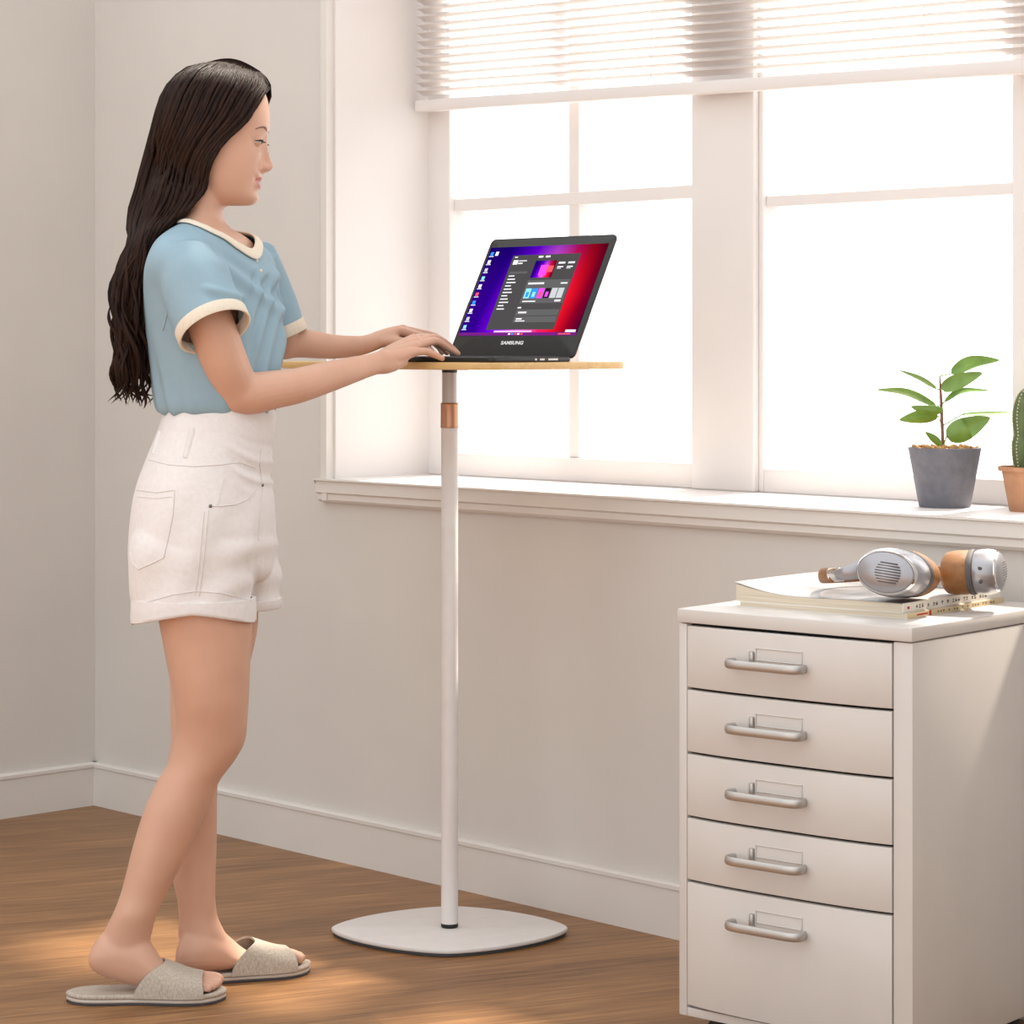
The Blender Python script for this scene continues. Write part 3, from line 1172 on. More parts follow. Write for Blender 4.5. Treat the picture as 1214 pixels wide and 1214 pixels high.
pc, pD = on_sill(1120, 601)
pl = empty('potted_plant', Matrix.Translation(pc), 'young rubber plant in a tapered grey pot on the window sill', 'potted plant')
k = pD / F
bm = bmesh.new()
h_ = 70 * k
lathe(bm, [(0.0, 0.0), (29 * k, 0.0), (30.5 * k, 0.002), (43 * k, h_), (42.6 * k, h_ + 0.001), (40 * k, h_ + 0.001), (38.5 * k, h_ - 0.012), (0.0, h_ - 0.012)], n=56, cap=False)
bmesh.ops.remove_doubles(bm, verts=bm.verts[:], dist=1e-5)
obj('pot', bm, M['pot'], parent=pl)
bm = bmesh.new()
rr = random.Random(5)
lathe(bm, [(38.8 * k, h_ - 0.010), (30 * k, h_ - 0.004), (0.001, h_ - 0.002)], n=30)
for q in range(150):
    a, r = rr.uniform(0, 2 * PI), 38 * k * math.sqrt(rr.random())
    c = V(r * math.cos(a), r * math.sin(a), h_ - 0.003 + rr.uniform(0, 0.007))
    ellipsoid(bm, c, rr.uniform(0.003, 0.007), rr.uniform(0.002, 0.004), rr.uniform(0.0015, 0.003), 6, 4, rot=Matrix.Rotation(rr.uniform(0, 6), 3, 'Z') @ Matrix.Rotation(rr.uniform(-0.6, 0.6), 3, 'Y'))
tag(obj('bark_mulch', bm, M['bark'], parent=pl), kind='stuff')
inv = pl.matrix_world.inverted()
bm = bmesh.new()
sp_ = [P(1118, 530, pD), P(1117, 505, pD), P(1116, 480, pD - 0.004), P(1115, 462, pD), P(1114, 446, pD + 0.003)]
tube(bm, sp_, [0.0032, 0.003, 0.0028, 0.0024, 0.0012], n=10)
obj('stem', bm, M['stem'], parent=pl, mw=I4)


def leaf(b, c, t, hw, db, dt, face, fold=0.25, name='leaf'):
    """b, c, t: pixels of base, middle, tip; face: blend of the across direction (0 = in the picture plane, 1 = along depth)"""
    rows = spline([[*P(b[0], b[1], pD + db)], [*P(c[0], c[1], pD + lerp(db, dt, 0.5))], [*P(t[0], t[1], pD + dt)]], 10)
    cs = [V(*r) for r in rows]
    n = len(cs) - 1
    bm = bmesh.new()
    top, bot = [], []
    for i, p in enumerate(cs):
        u = i / n
        tg = (cs[min(i + 1, n)] - cs[max(i - 1, 0)]).normalized()
        pln = tg.cross(V(0, 1, 0)).normalized()
        ac = (pln * (1 - face) + V(0, 1, 0) * face)
        ac = (ac - tg * ac.dot(tg)).normalized()
        nm = ac.cross(tg).normalized()
        if nm.z < 0:
            nm = -nm
        wv = hw * k * (math.sin(PI * min(1, u * 0.93 + 0.05) ** 0.78) ** 0.8 if 0 < u < 1 else 0.03)
        wv = max(wv, 0.0006)
        row = []
        for j in range(-3, 4):
            s = j / 3
            row.append(p + ac * (wv * s) + nm * (wv * fold * abs(s) ** 1.4 * (1 if abs(s) > 0 else 0)))
        top.append([bm.verts.new(q + nm * 0.0004) for q in row])
        bot.append([bm.verts.new(q - nm * 0.0004) for q in row])
    for a, sgn in ((top, 1), (bot, -1)):
        for r0, r1 in zip(a, a[1:]):
            for j in range(6):
                bm.faces.new((r0[j], r0[j + 1], r1[j + 1], r1[j]))
    for i in range(n):
        for j in (0, 6):
            bm.faces.new((top[i][j], top[i + 1][j], bot[i + 1][j], bot[i][j]))
    for i in (0, n):
        for j in range(6):
            bm.faces.new((top[i][j], top[i][j + 1], bot[i][j + 1], bot[i][j]))
    # stalk
    q = min(sp_, key=lambda s: (s - cs[0]).length)
    tube(bm, [q, cs[0], cs[1]], [0.0013, 0.0011, 0.0008], n=6, sub=2)
    obj(name, bm, M['leaf'], parent=pl, mw=I4)


leaf((1128, 443), (1152, 430), (1185, 427), 8.5, 0.02, 0.03, 0.35)
leaf((1116, 461), (1138, 452), (1165, 442), 9.5, -0.01, -0.03, 0.25)
leaf((1120, 476), (1140, 464), (1173, 463), 4.5, -0.005, -0.02, 0.55)
leaf((1122, 518), (1145, 508), (1174, 495), 14, -0.01, -0.03, 0.1)
leaf((1140, 492), (1170, 491), (1201, 489), 4.0, 0.015, 0.03, 0.6)
leaf((1110, 461), (1090, 449), (1066, 439), 4.5, 0.0, 0.01, 0.6)
leaf((1110, 482), (1075, 466), (1039, 462), 6.0, 0.01, 0.03, 0.5)
leaf((1118, 487), (1099, 487), (1080, 482), 6.5, -0.01, -0.02, 0.3)
leaf((1112, 493), (1090, 495), (1066, 498), 9.0, 0.01, 0.02, 0.3)
leaf((1116, 528), (1107, 520), (1097, 512), 4.5, -0.015, -0.02, 0.2)

# ------------------------------------------------------------------ cactus
cc_, cD = on_sill(1224, 606)
cp = empty('potted_cactus', Matrix.Translation(cc_), 'ribbed columnar cactus in a small terracotta pot on the window sill', 'potted cactus')
k = cD / F
bm = bmesh.new()
h_ = 53 * k
lathe(bm, [(0.0, 0.0), (26.5 * k, 0.0), (27 * k, 0.001), (36 * k, h_ - 5.5 * k), (40 * k, h_ - 5 * k), (40.5 * k, h_ - 1 * k), (40 * k, h_), (37 * k, h_), (36 * k, h_ - 0.008), (0.0, h_ - 0.008)], n=48, cap=False)
bmesh.ops.remove_doubles(bm, verts=bm.verts[:], dist=1e-5)
obj('pot', bm, M['terracotta'], parent=cp)
bm = bmesh.new()
lathe(bm, [(36.3 * k, h_ - 0.007), (25 * k, h_ - 0.003), (0.001, h_ - 0.002)], n=30)
obj('soil', bm, M['bark'], parent=cp)
bm = bmesh.new()
prof = [(0, 21), (15, 24), (30, 24.5), (36, 23), (40, 22), (60, 24), (75, 22), (88, 17), (96, 9), (99, 2)]
rings = []
for z, r in [(a, interp(prof, a)[0]) for a in [q * 2.5 for q in range(40)]]:
    rg = []
    for i in range(96):
        a = 2 * PI * i / 96
        q = 1 - 0.13 * (0.5 - 0.5 * math.cos(12 * a)) ** 0.7
        rg.append(V(r * k * q * math.cos(a), r * k * q * math.sin(a), h_ - 0.004 + z * k))
    rings.append(rg)
loft(bm, rings)
ct = obj('cactus_stem', bm, M['cactus'], parent=cp)
bm = bmesh.new()
for i in range(12):
    a = 2 * PI * i / 12
    for z in range(4, 96, 4):
        r = interp(prof, z)[0] * k
        ellipsoid(bm, V(r * math.cos(a), r * math.sin(a), h_ - 0.004 + z * k), 0.0016, 0.0016, 0.002, 6, 4)
tag(obj('spine', bm, M['spines'], parent=ct), kind='stuff')
# ------------------------------------------------------------------ the person
D0 = 4.44
KP = D0 / F
pm = Matrix.Translation(P(200, 1180, 4.42) * 1.0)
pm.translation.z = 0
person = empty('person', pm, 'woman in blue tee and white shorts standing at the desk, both hands on the laptop', 'person')


def ring_px(y, xl, xr, b, D, k=0.0, n=40, p=2.0):
    """horizontal ring seen between columns xl and xr on row y; b half depth in metres; k shears the far side forward"""
    c = P((xl + xr) / 2, y, D)
    ext = (xr - xl) / 2 * D / F
    a = math.sqrt(max(ext * ext - (k * b) ** 2, (ext * 0.35) ** 2))
    out = []
    for i in range(n):
        t = 2 * PI * i / n
        ct_, st = math.cos(t), math.sin(t)
        e = 2.0 / p
        X = a * math.copysign(abs(ct_) ** e, ct_)
        Y = b * math.copysign(abs(st) ** e, st)
        out.append(c + V(X + k * Y, Y, 0))
    return out


def loft_px(bm, tab, step=6, n=40, p=2.0):
    y = tab[0][0]
    ys = []
    while y < tab[-1][0]:
        ys.append(y)
        y += step
    ys.append(tab[-1][0])
    rings = []
    for y in ys:
        xl, xr, b, D, k = interp(tab, y)
        rings.append(ring_px(y, xl, xr, b, D, k, n, p))
    loft(bm, rings)


def limb(bm, tab, dr=0.92, n=22, sub=5):
    """rows: px, py, D, half width in pixels"""
    pts = [P(a, b, c) for a, b, c, d in tab]
    rad = [(d * c / F * dr, d * c / F) for a, b, c, d in tab]
    tube(bm, pts, rad, n=n, sub=sub)


def finger(bm, tab):
    """rows: px, py, D, radius in mm"""
    pts = [P(a, b, c) for a, b, c, d in tab]
    tube(bm, pts, [d / 1000 for a, b, c, d in tab], n=14, sub=4)


def hand(bm, wrist, mcps, base):
    """palm: overlapping tubes fanning from the wrist to every knuckle"""
    w_ = V(*wrist[:2], 0)
    for m_ in mcps:
        mid = [lerp(a, b, 0.5) for a, b in zip(wrist[:3], m_[:3])]
        pts = [P(*wrist[:3]), P(*mid), P(*m_[:3])]
        tube(bm, pts, [base, base * 0.98, m_[3] / 1000 * 1.12], n=16, sub=5)


# ---- body
bb = bmesh.new()
# head profile: row, front (without nose), back, half width
HEADT = [(80, 248, 276, 8), (83, 238, 288, 22), (90, 226, 300, 35), (100, 215, 309, 44), (112, 206, 315, 49), (125, 201, 318.5, 51), (140, 198, 319.8, 51.5),
         (150, 197.5, 319.2, 51), (158, 198, 317.0, 50.5), (166, 199.5, 314.0, 50), (174, 202, 312.5, 49), (184, 206, 312, 47.5), (195, 211, 311, 45.5), (206, 217, 309.8, 43),
         (214, 222, 308.2, 40.5), (222, 227, 306.4, 37.5), (230, 232, 305.6, 33.5), (236, 238, 304.6, 28.5), (241, 246, 301.5, 21), (244.5, 256, 296, 11)]
HD = 4.44
MH = HD / F


def nose(y, s):
    """forward offset in pixels at row y, sideways s pixels from the middle"""
    tab = [(150, 0, 6), (158, 1.0, 5), (166, 3.4, 4.4), (174, 5.2, 4.6), (182, 7.2, 5.0), (189, 9.8, 5.8), (194, 12.2, 6.6), (198, 13.2, 7.2), (201, 12.0, 7.6), (203.5, 8.0, 7.6), (206, 2.0, 6), (208, 0.3, 5)]
    if y < 150 or y > 208:
        return 0
    a, sg = interp(tab, y)
    v = a * math.exp(-(s / sg) ** 2 * 0.9)
    # wings of the nose
    v += 4.6 * math.exp(-((y - 199) / 4.2) ** 2 - ((abs(s) - 9.0) / 3.2) ** 2)
    return v


def face(y, s):
    v = nose(y, s)
    s_ = abs(s)
    # eye socket, brow ridge, cheek
    v -= 3.6 * math.exp(-((y - 168) / 8.5) ** 2 - ((s_ - 20) / 10) ** 2)
    v += 1.0 * math.exp(-((y - 153) / 5) ** 2 - ((s_ - 18) / 13) ** 2)
    v += 2.4 * math.exp(-((y - 190) / 12) ** 2 - ((s_ - 26) / 11) ** 2)
    # upper lid over the eyeball
    v += 2.6 * math.exp(-((y - 166.5) / 4.5) ** 2 - ((s_ - 20) / 8) ** 2)
    # lips, smiling: corners back and up
    cy = 3.2 * (s_ / 17) ** 2
    env = max(0.0, 1 - (s_ / 18.5) ** 2) ** 0.6
    v += env * (3.0 * math.exp(-((y + cy - 212.0) / 2.7) ** 2) + 3.4 * math.exp(-((y + cy - 222.0) / 3.6) ** 2) - 2.8 * math.exp(-((y + cy - 216.9) / 1.5) ** 2))
    v -= 2.0 * math.exp(-((y - 211) / 4) ** 2 - ((s_ - 20) / 4) ** 2)
    # smile fold, chin
    v += 1.5 * math.exp(-((y - 205) / 8) ** 2 - ((s_ - 25) / 5) ** 2)
    v -= 1.6 * math.exp(-((y - 228.5) / 3) ** 2 - (s / 12) ** 2)
    v += 1.8 * math.exp(-((y - 236) / 5) ** 2 - (s / 10) ** 2)
    return v


def head_point(y, th):
    b, f, w_ = interp(HEADT, y)
    cx = (f + b) / 2
    a = (f - b) / 2
    c, s = math.cos(th), math.sin(th)
    e = 0.80 if c > 0 else 1.0
    X = a * math.copysign(abs(c) ** e, c)
    S_ = w_ * math.copysign(abs(s) ** (0.96 if c > 0 else 1), s)
    if c > 0.0:
        X += face(y, S_) * sstep(0.05, 0.45, c)
    return P(cx + X, y, HD) + V(0, S_ * MH, 0)


rings = []
y = 80.0
while y <= 244.6:
    rings.append([head_point(y, 2 * PI * i / 120) for i in range(120)])
    y += 1.5
loft(bb, rings)
# ear (under the hair)
for sg in (-1, 1):
    ellipsoid(bb, P(246, 180, HD) + V(0, sg * 47 * MH, 0), 0.016, 0.008, 0.030, 14, 10)
# neck and trunk
loft_px(bb, [(205, 208, 262, 0.050, 4.44, 0), (225, 216, 270, 0.052, 4.44, 0), (240, 219, 268, 0.053, 4.44, 0), (255, 218, 264, 0.055, 4.44, 0.02), (268, 213, 270, 0.076, 4.44, 0.12),
             (280, 204, 289, 0.113, 4.44, 0.25), (292, 197, 300, 0.142, 4.44, 0.28), (308, 192, 308, 0.154, 4.44, 0.28), (330, 188, 310, 0.150, 4.44, 0.25), (370, 184, 318, 0.138, 4.44, 0.15), (420, 188, 318, 0.125, 4.44, 0.05),
             (470, 198, 314, 0.120, 4.44, 0), (520, 192, 312, 0.13, 4.44, 0), (600, 170, 306, 0.150, 4.44, 0), (650, 164, 300, 0.155, 4.44, 0), (690, 175, 288, 0.130, 4.44, 0), (700, 185, 280, 0.11, 4.44, 0)])
# near leg
loft_px(bb, [(640, 178, 286, 0.078, 4.355, 0), (700, 184, 293, 0.080, 4.355, 0), (735, 188.5, 298.5, 0.081, 4.355, 0), (780, 197, 297, 0.076, 4.355, 0), (826, 205.5, 295, 0.069, 4.355, 0), (850, 209, 293.5, 0.063, 4.358, 0),
             (866, 209, 292.5, 0.059, 4.36, 0), (882, 206, 289.5, 0.056, 4.362, 0), (894, 203, 283, 0.054, 4.363, 0), (905, 199, 276, 0.053, 4.364, 0), (925, 187, 261, 0.052, 4.364, 0), (960, 171, 246, 0.0525, 4.362, 0), (1000, 158.5, 227, 0.047, 4.358, 0),
             (1045, 147, 205, 0.038, 4.350, 0), (1065, 141, 195, 0.034, 4.346, 0), (1082, 134, 187, 0.0315, 4.342, 0), (1103, 124, 181, 0.0300, 4.345, 0), (1122, 118, 176, 0.025, 4.343, 0), (1138, 124, 168, 0.015, 4.343, 0)], step=5)
# far leg
loft_px(bb, [(640, 186, 300, 0.078, 4.53, 0), (735, 194, 306, 0.078, 4.53, 0), (803, 201.5, 292, 0.069, 4.53, 0), (850, 202.5, 278, 0.062, 4.52, 0), (882, 202.5, 268, 0.056, 4.515, 0), (908, 198, 261, 0.053, 4.51, 0), (937, 196, 257.5, 0.052, 4.505, 0),
             (985, 199, 257, 0.048, 4.50, 0), (1047, 206, 255.5, 0.037, 4.485, 0), (1066, 210, 255.5, 0.034, 4.48, 0), (1087, 212, 258, 0.032, 4.478, 0), (1104, 211, 266, 0.0305, 4.476, 0), (1118, 213, 272, 0.025, 4.475, 0), (1132, 220, 268, 0.015, 4.475, 0)], step=5)


def foot(bm, tab, n=24):
    """rows: px, top row, bottom row, half width m, D"""
    rings = []
    for r in spline(tab, 4):
        px, t, b, hw, D = r
        b = min(b, HZ + (CH - 0.0188) * F / D)
        c = P(px, (t + b) / 2, D)
        hz = (b - t) / 2 * D / F
        rg = []
        for i in range(n):
            a = 2 * PI * i / n
            zz = hz * math.sin(a)
            if zz < 0:
                zz = -hz * abs(math.sin(a)) ** 0.7
            rg.append(c + V(0, hw * math.cos(a) * (1 - 0.25 * max(0, math.sin(a))), zz))
        rings.append(rg)
    loft(bm, rings)


foot(bb, [(105.5, 1131, 1143, 0.012, 4.343), (110, 1121, 1149, 0.021, 4.343), (119, 1108, 1155, 0.027, 4.343), (132, 1099, 1160, 0.0295, 4.343), (150, 1097, 1165, 0.030, 4.343), (172, 1108, 1171, 0.030, 4.343), (195, 1142, 1175, 0.0315, 4.345), (215, 1153, 1178, 0.034, 4.348),
          (234, 1161, 1179, 0.037, 4.348), (246, 1164, 1179, 0.038, 4.348), (251, 1166, 1178, 0.034, 4.348)])


def toe(px, D, r, x0):
    r = r / 1000
    yb = HZ + (CH - 0.0192 - r) * F / D
    tube(bb, [P(x0, yb - 4, D), P(lerp(x0, px, 0.6), yb - 3, D), P(px - r * 550, yb, D)], [r * 0.95, r * 0.9, r], n=14)


for a_ in ((265, 4.374, 9.0, 240), (263, 4.358, 7.2, 240), (260, 4.344, 7.0, 238), (256, 4.331, 6.6, 234), (251, 4.319, 6.2, 230)):
    toe(*a_)
foot(bb, [(208.5, 1128, 1142, 0.012, 4.452), (212, 1117, 1150, 0.022, 4.455), (222, 1103, 1154, 0.028, 4.46), (236, 1096, 1155, 0.0305, 4.465), (250, 1096, 1155, 0.032, 4.470), (268, 1107, 1154, 0.030, 4.48), (290, 1126, 1152, 0.0315, 4.495), (312, 1133, 1150, 0.034, 4.51),
          (330, 1136, 1149, 0.037, 4.525), (342, 1138, 1149, 0.038, 4.535), (347, 1139, 1148, 0.034, 4.54)])
for a_ in ((360, 4.517, 9.2, 330), (362, 4.533, 7.4, 332), (360, 4.548, 7.0, 330), (356, 4.561, 6.6, 328), (350, 4.573, 6.2, 326)):
    toe(*a_)
# near arm
limb(bb, [(222, 318, 4.315, 24), (236, 350, 4.295, 26.5), (251, 388, 4.295, 28), (266, 428, 4.305, 27.5), (279, 458, 4.325, 26), (285, 468, 4.33, 24.5)])
limb(bb, [(281, 466, 4.33, 25), (300, 466, 4.335, 25), (325, 462, 4.35, 23), (353, 457, 4.375, 21.2), (395, 445, 4.425, 18), (425, 436.5, 4.465, 14.8), (443, 431.5, 4.49, 13.4), (455, 427, 4.505, 13)], dr=0.9)
RW = (440, 432, 4.485)
rm = [(488, 418, 4.540, 8.4), (493, 411, 4.566, 9.0), (494, 405.5, 4.592, 9.2), (491, 402, 4.616, 9.2)]
hand(bb, RW, rm, 0.0148)
tube(bb, [P(443, 432.5, 4.49), P(458, 433.5, 4.505), P(476, 427.5, 4.53)], [0.0165, 0.0155, 0.012], n=16)      # heel of the hand
finger(bb, [(488, 418, 4.540, 8.2), (503, 416.5, 4.552, 7.2), (515, 420.5, 4.562, 6.4), (524.5, 425, 4.568, 5.3)])
finger(bb, [(493, 411, 4.566, 8.8), (510, 405, 4.598, 8.0), (520, 405.5, 4.618, 7.4), (533, 413.5, 4.636, 6.6), (543, 419.3, 4.644, 5.5)])
finger(bb, [(494, 405.5, 4.592, 9.0), (512, 400.5, 4.63, 8.0), (522, 403, 4.65, 7.3), (535, 412, 4.672, 6.4), (542, 418.3, 4.68, 5.5)])
finger(bb, [(491, 402, 4.616, 9.0), (506, 400, 4.66, 8.0), (516, 404, 4.68, 7.2), (526, 413, 4.70, 6.2), (530, 418.3, 4.705, 5.5)])
finger(bb, [(456, 424, 4.52, 12.5), (470, 420, 4.575, 10.8), (486, 416.5, 4.62, 8.8), (500, 416.5, 4.65, 7.6), (510, 417.5, 4.668, 6.4)])
# far arm
limb(bb, [(298, 322, 4.56, 18), (318, 362, 4.598, 19), (333, 396, 4.615, 20), (338, 406, 4.62, 19.5)])
limb(bb, [(337, 407, 4.62, 19.5), (353, 406.5, 4.632, 17.8), (395, 411, 4.665, 14.6), (425, 410, 4.692, 12), (440, 406.5, 4.705, 11), (450, 402, 4.713, 10.8)], dr=0.95)
LWR = (446, 404, 4.71)
lm = [(472, 392, 4.718, 9.0), (478, 391, 4.736, 9.2), (479, 394, 4.756, 9.0), (475, 399, 4.775, 8.4)]
hand(bb, LWR, lm, 0.0155)
finger(bb, [(472, 392, 4.718, 9.0), (494, 398, 4.745, 8.0), (510, 403, 4.765, 7.2), (520, 411, 4.778, 6.2), (524, 418, 4.784, 5.5)])
finger(bb, [(478, 391, 4.736, 9.2), (503, 396, 4.768, 8.0), (518, 400, 4.785, 7.2), (527, 410, 4.797, 6.2), (530, 417.5, 4.803, 5.5)])
finger(bb, [(479, 394, 4.756, 8.8), (503, 398.5, 4.788, 7.8), (516, 403, 4.803, 7.0), (523, 412, 4.815, 6.0), (525, 417, 4.82, 5.4)])
finger(bb, [(475, 399, 4.775, 8.2), (494, 403, 4.802, 7.0), (504, 408, 4.814, 6.4), (511, 415, 4.823, 5.6), (513, 418, 4.826, 5.2)])
finger(bb, [(456, 404, 4.705, 11.5), (472, 405, 4.705, 10), (488, 409, 4.72, 8.8), (502, 413, 4.735, 8.0), (511, 416.5, 4.745, 6.8)])
me = voxel(bb, 0.0022, 3, 0.5)
bm = bmesh.new()
bm.from_mesh(me)
zone = []
for v in bm.verts:
    c = v.co
    k_ = 0
    if 0.045 < c.z < 0.20:
        k_ = 1
    for w_ in (P(446, 430, 4.49), P(446, 404, 4.71), P(283, 465, 4.33)):
        if (c - w_).length < 0.042:
            k_ = 1
    if c.z > 1.25 and (P(248, 243, 4.44) - c).length < 0.07 and c.x < P(268, 0, 4.44).x:
        k_ = 1
    if k_:
        zone.append(v)
for q in range(16):
    bmesh.ops.smooth_vert(bm, verts=zone, factor=0.5, use_axis_x=True, use_axis_y=True, use_axis_z=True)
bm.to_mesh(me)
bm.free()
finish(me, True, 0)
me.name = 'body'
# lips take their own colour where they lie
lipn = 0
mats_idx = [0] * len(me.polygons)
for p in me.polygons:
    c = p.center
    if c.z > 1.36 and c.y < 4.6 and c.x > -0.5:
        px, py = proj(c)
        if px > 296 and 205 < py < 230:
            s = (c.y - HD) / MH
            cy = 3.2 * (s / 17) ** 2
            yy = py + cy
            if abs(s) < 17.5:
                e = math.sqrt(max(0, 1 - (s / 17.5) ** 2))
                up = 216.9 - 6.3 * e * (1 - 0.16 * math.exp(-(s / 2.5) ** 2))
                lo = 216.9 + 7.6 * e
                if up < yy < lo:
                    mats_idx[p.index] = 1
me.polygons.foreach_set('material_index', mats_idx)
body = link('body', me, [M['skin'], M['lips']], parent=person, mw=I4)

# ---- face details
for sg in (-1, 1):
    ec = P(305.0, 168.0, HD) + V(0, sg * 20.0 * MH, 0)
    bm = bmesh.new()
    ellipsoid(bm, ec, 0.0118, 0.0118, 0.0118, 24, 16)
    e_ = obj('eyeball', bm, M['eye'], parent=body, mw=I4)
    bm = bmesh.new()
    g = V(0.96, 0, -0.28).normalized()
    ellipsoid(bm, ec + g * 0.0072, 0.0060, 0.0060, 0.0060, 16, 12)
    obj('iris', bm, M['iris'], parent=body, mw=I4)
    # lids: skin shells over the eyeball, leaving a narrow downcast opening
    bm = bmesh.new()
    for (e0, e1, rr_) in ((-2, 88, 0.01225), (-88, -23, 0.01215)):
        rings = []
        for q in range(13):
            e = math.radians(lerp(e0, e1, q / 12))
            row = []
            for h in range(33):
                a = math.radians(lerp(-100, 100, h / 32))
                ee = e if not (e0 == -2) else e - math.radians(9) * (h / 16 - 1) ** 2 * (1 - q / 12)
                row.append(ec + V(math.cos(ee) * math.cos(a), math.cos(ee) * math.sin(a), math.sin(ee)) * rr_)
            rings.append(row)
        inner = [[ec + (p_ - ec) * 0.955 for p_ in row] for row in rings]
        loft(bm, [inner[0]] + rings, cap=False, closed=False)
    obj('eyelid', bm, M['skin'], parent=body, mw=I4, angle=0)
    # lash line
    bm = bmesh.new()
    pts_ = []
    for q in range(9):
        u = q / 8 * 2 - 1
        s = sg * 20.5 + u * 11.5
        rr_ = 0.0124
        yy = u * 11.5 * MH
        xx = math.sqrt(max(1e-6, rr_ ** 2 - (yy * 0.80) ** 2 - 0.0016 ** 2))
        pts_.append(ec + V(xx, yy, -0.0016 - 0.0016 * u * u + 0.001))
    tube(bm, pts_, [0.0007, 0.0013, 0.0017, 0.0019, 0.0019, 0.0019, 0.0017, 0.0013, 0.0007], n=8, sub=2)
    for q in range(1, 16):
        u = q / 16 * 2 - 1
        yy = u * 11.0 * MH
        xx = math.sqrt(max(1e-6, 0.0124 ** 2 - (yy * 0.80) ** 2))
        a = ec + V(xx, yy, -0.0012)
        tube(bm, [a, a + V(0.0035, yy * 0.2, -0.0022), a + V(0.0060, yy * 0.35, -0.0020)], [0.00035, 0.0003, 0.0001], n=5, sub=2)
    obj('eyelashes', bm, M['lash'], parent=body, mw=I4)
    # brow
    bm = bmesh.new()
    bt = BVHTree.FromObject(body, bpy.context.evaluated_depsgraph_get()) if sg == -1 else bt
    pts_ = []
    for q in range(10):
        u = q / 9
        s = sg * lerp(11, 33, u)
        yy = 155.5 - 4.0 * math.sin(PI * min(1, u * 0.75)) + 3.0 * u * u
        o_ = P(400, yy, HD) + V(0, s * MH, 0)
        hit = bt.ray_cast(o_, V(-1, 0, 0), 1.0)
        if hit[0]:
            pts_.append(hit[0] + V(0.0002, 0, 0))
    tube(bm, pts_, [(0.0008, lerp(0.0026, 0.0010, q / 9)) for q in range(len(pts_))], n=8, ref=V(1, 0, 0), sub=2)
    obj('eyebrow', bm, M['brow'], parent=body, mw=I4)

# ---- shirt
bs = bmesh.new()
loft_px(bs, [(262, 221, 262, 0.062, 4.44, 0.08), (268, 212, 276, 0.085, 4.44, 0.15), (276, 203, 290, 0.115, 4.44, 0.25), (287, 194, 304, 0.150, 4.44, 0.3), (302, 187, 316, 0.170, 4.44, 0.32), (322, 180, 323, 0.176, 4.44, 0.28), (350, 176, 329, 0.166, 4.44, 0.2),
             (390, 175, 335, 0.155, 4.44, 0.12), (430, 178, 335, 0.147, 4.44, 0.05), (460, 181, 331, 0.143, 4.44, 0), (478, 184, 328, 0.140, 4.44, 0), (488, 188, 325, 0.134, 4.44, 0), (493, 198, 320, 0.120, 4.44, 0)], step=5, n=56)
SLV = [(219, 303, 4.315, 30), (228, 330, 4.295, 38), (240, 360, 4.283, 42), (251, 384, 4.268, 42.5)]
pts_ = [P(a, b, c) for a, b, c, d in SLV]
tube(bs, pts_, [(0.050, 30 * KP), (0.056, 38 * KP), (0.060, 42 * KP), (0.060, 42.5 * KP)], n=32, rounded=False)
SLF = [(302, 304, 4.565, 27), (314, 335, 4.60, 29), (327, 366, 4.613, 28.5), (336, 388, 4.617, 26)]
pts2_ = [P(a, b, c) for a, b, c, d in SLF]
tube(bs, pts2_, [(0.048, 27 * KP), (0.052, 29 * KP), (0.054, 28.5 * KP), (0.053, 26 * KP)], n=32, rounded=False)
me = voxel(bs, 0.0035, 4, 0.5)
# drape: soft ridges pulled from the shoulder and gathered at the waist
COLLAR = [(208, 266, 4.44), (216, 267, 4.385), (232, 270.5, 4.352), (248, 277, 4.350), (262, 285, 4.362), (280, 295, 4.385), (298, 302.5, 4.42), (304, 302, 4.455), (303, 292, 4.50), (292, 280, 4.535), (272, 270, 4.545), (246, 264.5, 4.535), (222, 263, 4.50)]
CW3 = [P(*c) for c in COLLAR]
bt_0 = BVHTree.FromPolygons([v.co for v in me.vertices], [tuple(p.vertices) for p in me.polygons])


def in_poly(x, y, poly):
    r = False
    j = len(poly) - 1
    for i in range(len(poly)):
        xi, yi = poly[i].x, poly[i].y
        xj, yj = poly[j].x, poly[j].y
        if (yi > y) != (yj > y) and x < (xj - xi) * (y - yi) / (yj - yi) + xi:
            r = not r
        j = i
    return r


LOOPV = [V(*q) for q in spline([[*c] for c in CW3 + [CW3[0]]], 3)]
nrm = [v.normal.copy() for v in me.vertices]
for v, n_ in zip(me.vertices, nrm):
    c = v.co
    px, py = proj(c)
    d = 0.0
    # gathers rising from the waist
    g = sstep(380, 480, py)
    ang = math.atan2(c.y - 4.44, c.x - P(256, 400, 4.44).x)
    d += 0.0035 * g * math.sin(ang * 17 + 1.5 * math.sin(py * 0.02)) * (0.6 + 0.4 * math.sin(ang * 5))
    # drag lines down from the near shoulder to the front
    t = (px - 232) * 0.50 - (py - 292) * 0.62
    q = (px - 232) * 0.78 + (py - 292) * 0.62
    if c.y < 4.5:
        w_ = sstep(10, 45, q) * (1 - sstep(120, 170, q)) * sstep(0.02, 0.05, min((c - k_).length for k_ in LOOPV))
        d += 0.0080 * w_ * (math.exp(-((t - 2) / 5) ** 2) - 0.9 * math.exp(-((t - 13) / 6) ** 2) + 0.8 * math.exp(-((t - 25) / 6) ** 2))
        # sleeve creases
        t2 = (px - 258) * 0.25 - (py - 345) * 0.97
        w2 = sstep(232, 255, px) * (1 - sstep(283, 292, px))
        d += 0.0050 * w2 * (math.exp(-((t2) / 4) ** 2) - math.exp(-((t2 + 9) / 5) ** 2) * 0.7)
    # front folds
    ff = sstep(285, 310, px) * sstep(310, 340, py) * (1 - sstep(4.50, 4.53, c.y))
    d += 0.0040 * ff * math.sin((px + 0.25 * py) * 0.42)
    v.co = c + n_ * d
bm = bmesh.new()
bm.from_mesh(me)
